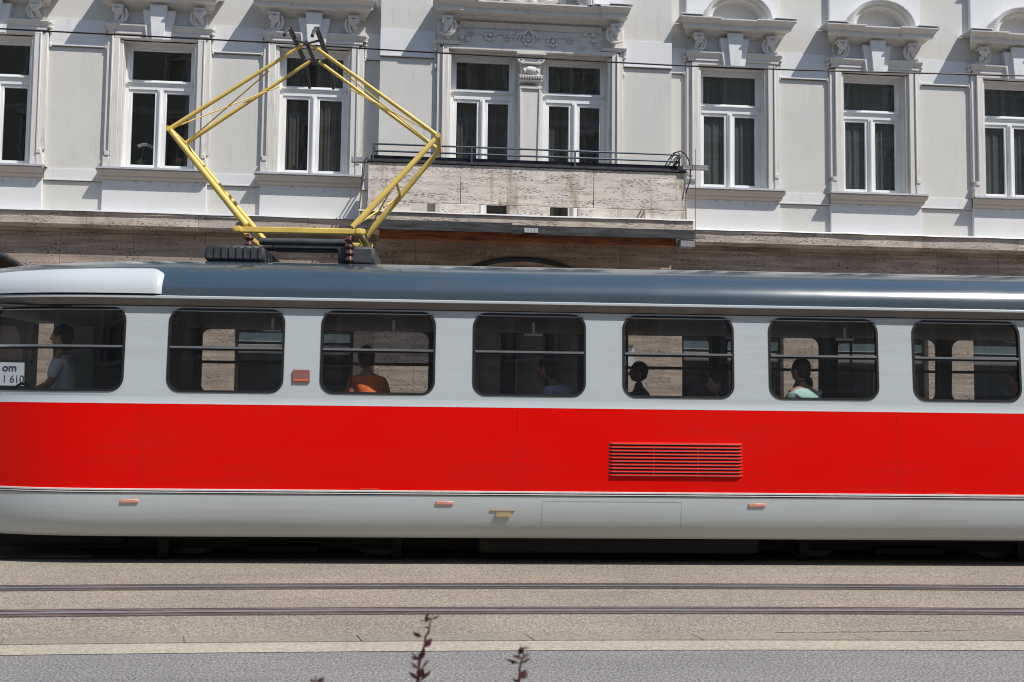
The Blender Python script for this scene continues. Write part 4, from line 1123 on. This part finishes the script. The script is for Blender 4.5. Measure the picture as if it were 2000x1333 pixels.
def person(u, yv, zseat, shirt, label, hair='short', lean=0.0, haircol=None, face=-1, yaw=0.0):
    """seated figure facing along the car; origin on the seat"""
    f = face
    P = empty('person', (-sin(TR)*(TV+yv)+u*CR, cos(TR)*(TV+yv)+u*SR, zseat), TR+radians(yaw))
    tag(P, label, 'person', None)
    lx = lambda z: f*lean*z*1.2
    V = [((0, 0, .10), (.14, .12)), ((lx(.25), 0, .25), (.125, .105)), ((lx(.42), 0, .42), (.14, .11)), ((lx(.53), 0, .53), (.085, .10)), ((lx(.60)+f*.01, 0, .615), .050), ((lx(.68)+f*.02, 0, .67), .048)]
    E = [(0, 1), (1, 2), (2, 3), (3, 4), (4, 5)]
    for s_ in (-1, 1):
        b = len(V)
        V += [((lx(.54), s_*.15, .54), .058), ((lx(.4)+f*.05, s_*.21, .30), .043), ((lx(.3)+f*.26, s_*.17, .21), .032), ((lx(.3)+f*.31, s_*.165, .205), .034), ((lx(.3)+f*.35, s_*.16, .20), (.030, .018))]
        E += [(3, b), (b, b+1), (b+1, b+2), (b+2, b+3), (b+3, b+4)]
        for k in range(4):
            c = len(V); y_ = s_*.16+(-.027+.018*k); x_ = lx(.3)+f*.38
            V += [((x_, y_, .198), .0095), ((x_+f*(.03+.006*(k in (1, 2))), y_, .185), .0085), ((x_+f*(.042+.006*(k in (1, 2))), y_, .160), .0075)]
            E += [(b+4, c), (c, c+1), (c+1, c+2)]
        c = len(V); V += [((lx(.3)+f*.345, s_*.16-s_*.045, .19), .011), ((lx(.3)+f*.375, s_*.16-s_*.055, .175), .009)]; E += [(b+3, c), (c, c+1)]
        c = len(V); V += [((f*.05, s_*.09, .09), .095), ((f*.40, s_*.11, .08), .062), ((f*.38, s_*.11, -.16), .052), ((f*.36, s_*.11, -.31), .038), ((f*.46, s_*.12, -.335), .036)]
        E += [(0, c), (c, c+1), (c+1, c+2), (c+2, c+3), (c+3, c+4)]
    skin_mesh('body', V, E, M['skin'], P, 1)
    hx = lx(.76)+f*.02
    h = MB(); h.ell((hx, 0, .775), (.098, .076, .115), 0, 18, 12); h.ell((hx+f*.035, 0, .725), (.058, .052, .058), 0, 14, 9)
    h.ell((hx+f*.102, 0, .757), (.017, .014, .022), 0, 8, 6); h.ell((hx+f*.088, 0, .785), (.014, .05, .010), 0, 10, 5)
    for s_ in (-1, 1): h.ell((hx-f*.005, s_*.078, .765), (.018, .010, .030), 0, 8, 6)
    h.ell((hx+f*.088, 0, .722), (.010, .026, .009), 1, 8, 5)
    for s_ in (-1, 1): h.ell((hx+f*.084, s_*.030, .775), (.010, .014, .009), 2, 8, 5); h.ell((hx+f*.093, s_*.030, .775), (.004, .006, .006), 3, 6, 4)
    h.build('head', [M['skin'], plain('lips', (.35, .11, .09), .5), plain('eye_white', (.7, .68, .65), .3), M['hair']], P)
    g_ = MB(); hm = haircol or M['hair']
    g_.ell((hx-f*.016, 0, .800), (.104, .085, .106), 0, 18, 12)
    if hair == 'long': g_.ell((hx-f*.055, 0, .70), (.055, .080, .13), 0, 14, 9); g_.ell((hx-f*.06, 0, .60), (.035, .06, .09), 0, 12, 8)
    else: g_.ell((hx-f*.045, 0, .745), (.062, .078, .06), 0, 14, 9)
    g_.build('hair', hm, P)
    V = [((0, 0, .08), (.155, .135)), ((lx(.25), 0, .25), (.138, .118)), ((lx(.42), 0, .42), (.152, .122)), ((lx(.53), 0, .535), (.098, .112)), ((lx(.58), 0, .585), (.060, .062))]
    E = [(0, 1), (1, 2), (2, 3), (3, 4)]
    for s_ in (-1, 1):
        b = len(V); V += [((lx(.54), s_*.155, .54), .070), ((lx(.45)+f*.03, s_*.19, .42), .062), ((lx(.42)+f*.045, s_*.205, .34), .058)]; E += [(3, b), (b, b+1), (b+1, b+2)]
    skin_mesh('shirt', V, E, shirt, P, 2)
    V = [((0, 0, .09), (.16, .145))]; E = []
    for s_ in (-1, 1):
        c = len(V); V += [((f*.07, s_*.09, .09), .105), ((f*.40, s_*.11, .08), .074), ((f*.38, s_*.11, -.16), .064), ((f*.365, s_*.11, -.27), .055)]; E += [(0, c), (c, c+1), (c+1, c+2), (c+2, c+3)]
    skin_mesh('trousers', V, E, M['pants'], P, 1)
    return P
person(-.86, -.90, 1.24, plain('orange_top', (.95, .20, .03), .8), 'passenger in a bright orange top behind the third tram window from the left', 'short', .22, yaw=-62)
person(3.50, -.90, 1.17, plain('mint_shirt', (.45, .70, .64), .8), 'passenger in a pale mint green shirt behind the sixth tram window', 'short', .05, yaw=-60)
person(2.66, -.88, 1.03, plain('pink_top', (.58, .30, .25), .8), 'dark haired passenger in a salmon pink top at the fifth tram window', 'long', .05)
person(1.18, -.88, 1.16, plain('lilac_shirt', (.50, .50, .68), .8), 'passenger in a lilac shirt leaning forward behind the fourth tram window', 'short', .38, yaw=-35)
person(2.08, .62, 1.18, plain('black_jacket', (.02, .02, .024), .85), 'passenger in black on the far side behind the left part of the fifth tram window', 'short', .0)
person(5.74, -.88, 1.08, plain('patterned_shirt', (.22, .22, .25), .8, 0, .9, 60), 'passenger in a dark patterned shirt at the right edge of the photo', 'short', .0)
person(5.05, .30, 1.22, plain('maroon_jacket', (.07, .018, .016), .85), 'passenger in a dark maroon jacket behind the seventh tram window', 'long', .0)
person(4.02, .62, 1.05, plain('brown_jacket', (.06, .035, .025), .85), 'passenger in a brown jacket on the far side behind the sixth tram window', 'short', .0)
person(-3.98, -.55, 1.42, plain('pale_blue_shirt', (.62, .72, .80), .8), 'tram driver in a pale blue shirt in the cab at the left', 'short', .05)

# ================================================================== PLANTS BEHIND THE UPPER WINDOWS
def leaf(mb, p, d, L, w, up=(0, 0, 1), mi=0):
    d = Vector(d).normalized(); n_ = Vector(up); s_ = d.cross(n_)
    if s_.length < 1e-3: s_ = d.cross(Vector((1, 0, 0)))
    s_.normalize(); n_ = s_.cross(d).normalized(); p = Vector(p)
    prof = [(0, 0), (.18, .55), (.42, 1), (.68, .85), (.88, .45), (1, 0)]; c = []; l = []; r = []
    for t, q in prof:
        b = p+d*L*t+n_*(-.10*L*t*t); c.append(b); l.append(b+s_*w*q*.5+n_*w*.15*q); r.append(b-s_*w*q*.5+n_*w*.15*q)
    vs = c+l[1:-1]+r[1:-1]; n = 6; fs = [(0, 1, 6), (0, 10, 1)]
    for i in range(1, 4): fs += [(i, i+1, 6+i, 5+i), (i, 9+i, 10+i, i+1)]
    fs += [(4, 5, 9), (4, 13, 5)]
    mb.add(vs, fs, mi, True)
def pot_plant(x, z, y, h, flower, label, nfl, spread, petals=.03):
    m = MB(); m.tube([(0, 0, 0), (0, 0, .12)], [.055, .075], 14); o = m.build('potted_flower', plain('clay_pot', (.16, .08, .05), .7), None, (x, y, z)); tag(o, label, 'potted plant')
    m = MB()
    for k in range(7):
        a = k*2.4; leaf(m, (0, 0, .10), (cos(a), sin(a), 1.4), .17, .06)
    m.tube([(0, 0, .1), (.01, 0, h*.6), (.05, 0, h)], .005, 5); m.tube([(.05, 0, h), (.10+spread*.5, 0, h+.03), (.10+spread, 0, h-.01)], .004, 5)
    m.build('foliage', M['green'], o)
    m = MB()
    for k in range(nfl):
        t = k/max(1, nfl-1); px_ = -.04+(.14+spread)*t; pz = h+.03*sin(t*5)
        for j in range(5):
            a = 2*pi*j/5+k; m.ell((px_+petals*.7*cos(a), -.02+.01*(j % 2), pz+petals*.7*sin(a)), (petals*.55, .006, petals*.45), 0, 7, 4)
    m.build('blossom', flower, o)
M['orchid'] = plain('pale_orchid', (.50, .46, .48), .6); M['redfl'] = plain('red_blossom', (.60, .05, .03), .6)
pot_plant(-4.96, ZB+.03, 18.30, .48, M['orchid'], 'white orchid behind the lower left pane of the second upper window', 8, .18)
pot_plant(-4.32, ZB+.03, 18.32, .24, M['redfl'], 'red flowering pot plant behind the lower right pane of the second upper window', 6, .06, .025)
pot_plant(-2.25, ZB+.03, 18.36, .16, M['green'], 'small leafy green pot plant behind the glass of the third upper window', 5, .05, .02)

# ================================================================== SHRUB SHOOTS IN THE FOREGROUND
def shoot(name, stem, leaves, label):
    o = empty(name, (stem[-1][0], stem[-1][1], 0)); tag(o, label, 'plant', 'dark red shrub shoots in the foreground')
    bx_, by_ = o.location.x, o.location.y
    m = MB(); m.tube([(x-bx_, y-by_, z) for x, y, z in stem], [.0014+.0035*i/len(stem) for i in range(len(stem))], 6); m.build('stem', M['twig'], o)
    m = MB(); rnd = random.Random(len(leaves))
    for (x, z, ang, L, w) in leaves:
        a = radians(ang); dy = rnd.uniform(-.5, .5)
        k = min(range(len(stem)), key=lambda i: abs(stem[i][2]-z))
        leaf(m, (x-bx_, 2.0-by_+dy*.01, z), (cos(a), dy*.6, sin(a)), L, w, (rnd.uniform(-.3, .3), -1, rnd.uniform(-.2, .5)))
    z = stem[0][2]-.17
    while z > .12:                                       # the rest of the shoot below the picture
        for k in range(2):
            a = rnd.uniform(0, 2*pi); t = max(0, min(1, 1-z/stem[0][2])); i = min(len(stem)-1, int(t*len(stem)))
            x_ = stem[i][0]; leaf(m, (x_-bx_, stem[i][1]-by_, z), (cos(a), sin(a), .7), .026, .013)
        z -= .022
    m.build('foliage', M['leaf'], o)
    return o
def Q(px, py): return (.04+(px-835)/968.0, 1.14-(py-1203)/968.0)
def LV(L): return [(*Q(a, b), c, d/968.0, e/968.0) for a, b, c, d, e in L]
def ST(L, tail): return [(Q(a, b)[0], 2.0, Q(a, b)[1]) for a, b in L]+tail
shoot('barberry_shoot', ST([(838, 1212), (836, 1226), (834, 1238), (828, 1247), (827, 1262), (822, 1278), (818, 1292), (816, 1305), (817, 1318), (814, 1333)], [(.015, 2.01, .85), (.0, 2.03, .5), (-.01, 2.05, 0)]),
      LV([(826, 1214, 60, 15, 6), (824, 1218, 30, 15, 7), (838, 1215, 22, 17, 5), (823, 1220, 130, 8, 3), (836, 1231, 175, 12, 4), (827, 1247, 35, 14, 5), (822, 1248, 160, 20, 8), (826, 1268, 48, 22, 12), (815, 1292, 62, 26, 12),
          (818, 1290, 175, 18, 7), (817, 1290, 140, 22, 4), (822, 1308, 52, 22, 5), (818, 1306, 160, 18, 6), (815, 1322, 60, 20, 17), (816, 1326, 140, 24, 8), (818, 1330, 42, 30, 7), (817, 1338, 30, 16, 6), (812, 1302, 150, 14, 4)]),
      'tall dark red leafy shoot rising in front of the road at the centre')
shoot('barberry_shoot', ST([(1015, 1270), (1016, 1285), (1012, 1298), (1009, 1310), (1010, 1322), (1008, 1333)], [(.215, 2.01, .8), (.20, 2.03, .45), (.18, 2.05, 0)]),
      LV([(1012, 1273, 100, 8, 3), (1008, 1271, 8, 20, 4), (1008, 1284, 75, 14, 10), (1014, 1291, 160, 20, 9), (1015, 1292, 35, 18, 7), (1010, 1300, 165, 30, 5), (1013, 1300, 28, 20, 6), (1000, 1297, 210, 8, 6), (1012, 1330, 50, 20, 16), (1008, 1334, 150, 16, 6)]),
      'shorter dark red leafy shoot to the right of the tall one')
shoot('barberry_shoot', ST([(624, 1326), (620, 1334)], [(-.19, 2.01, .9), (-.19, 2.03, .5), (-.20, 2.05, 0)]),
      LV([(624, 1330, 25, 18, 8), (620, 1330, 150, 10, 6), (622, 1328, 75, 12, 3), (630, 1334, 12, 16, 8), (616, 1334, 170, 8, 5)]),
      'tip of a dark red leafy shoot at the bottom edge left of the tall one')

# ================================================================== HOUSE ACROSS THE STREET (behind the camera, seen in reflections)
OB = empty('opposite_house', (0, -9.5, 0)); tag(OB, 'ochre grey town house across the street, mirrored in the window panes', 'building')
mb = MB(); xs = [-48+3.1*i for i in range(33)]
M['ochre'] = plaster('plaster_ochre', (.55, .51, .44), .3)
for fl in range(5):
    zb = 1.0+3.7*fl; wall_with_holes(mb, -52, 56, 3.7*fl if fl else 0, 3.7*(fl+1), [(x-.6, x+.6, zb, zb+2.1) for x in xs], -.4, 0)
mb.box(-52, 56, -9, -.41, 0, 18.5); mb.build('wall', M['ochre'], OB)
mb = MB()
for z_ in (3.7, 7.4, 11.1, 14.8): mb.prism_x([(0, z_-.2), (.15, z_-.12), (.2, z_+.05), (0, z_+.1)], -26, 27)
mb.prism_x([(0, 17.9), (.3, 18.1), (.7, 18.4), (.7, 18.6), (0, 18.7)], -26, 27); mb.build('cornice', M['white'], OB)
mb = MB()
for fl in range(5):
    zb = 1.0+3.7*fl
    for x in xs:
        mb.box(x-.75, x-.61, .0005, .06, zb-.1, zb+2.25); mb.box(x+.61, x+.75, .0005, .06, zb-.1, zb+2.25); mb.box(x-.9, x+.9, .0005, .18, zb+2.26, zb+2.4); mb.box(x-.8, x+.8, .0005, .15, zb-.2, zb-.101)
        mb.box(x-.6, x-.53, -.2, -.14, zb, zb+2.1); mb.box(x+.53, x+.6, -.2, -.14, zb, zb+2.1); mb.box(x-.03, x+.03, -.2, -.14, zb, zb+2.1); mb.box(x-.53, x-.03, -.19, -.15, zb+1.4, zb+1.5); mb.box(x+.03, x+.53, -.19, -.15, zb+1.4, zb+1.5)
mb.build('window_surround', M['white'], OB)
mb = MB(); mb.prism_x([(.3, 18.65), (-4.5, 20.5), (-9, 18.65)], -26, 27); mb.build('roof', M['tiles'], OB)
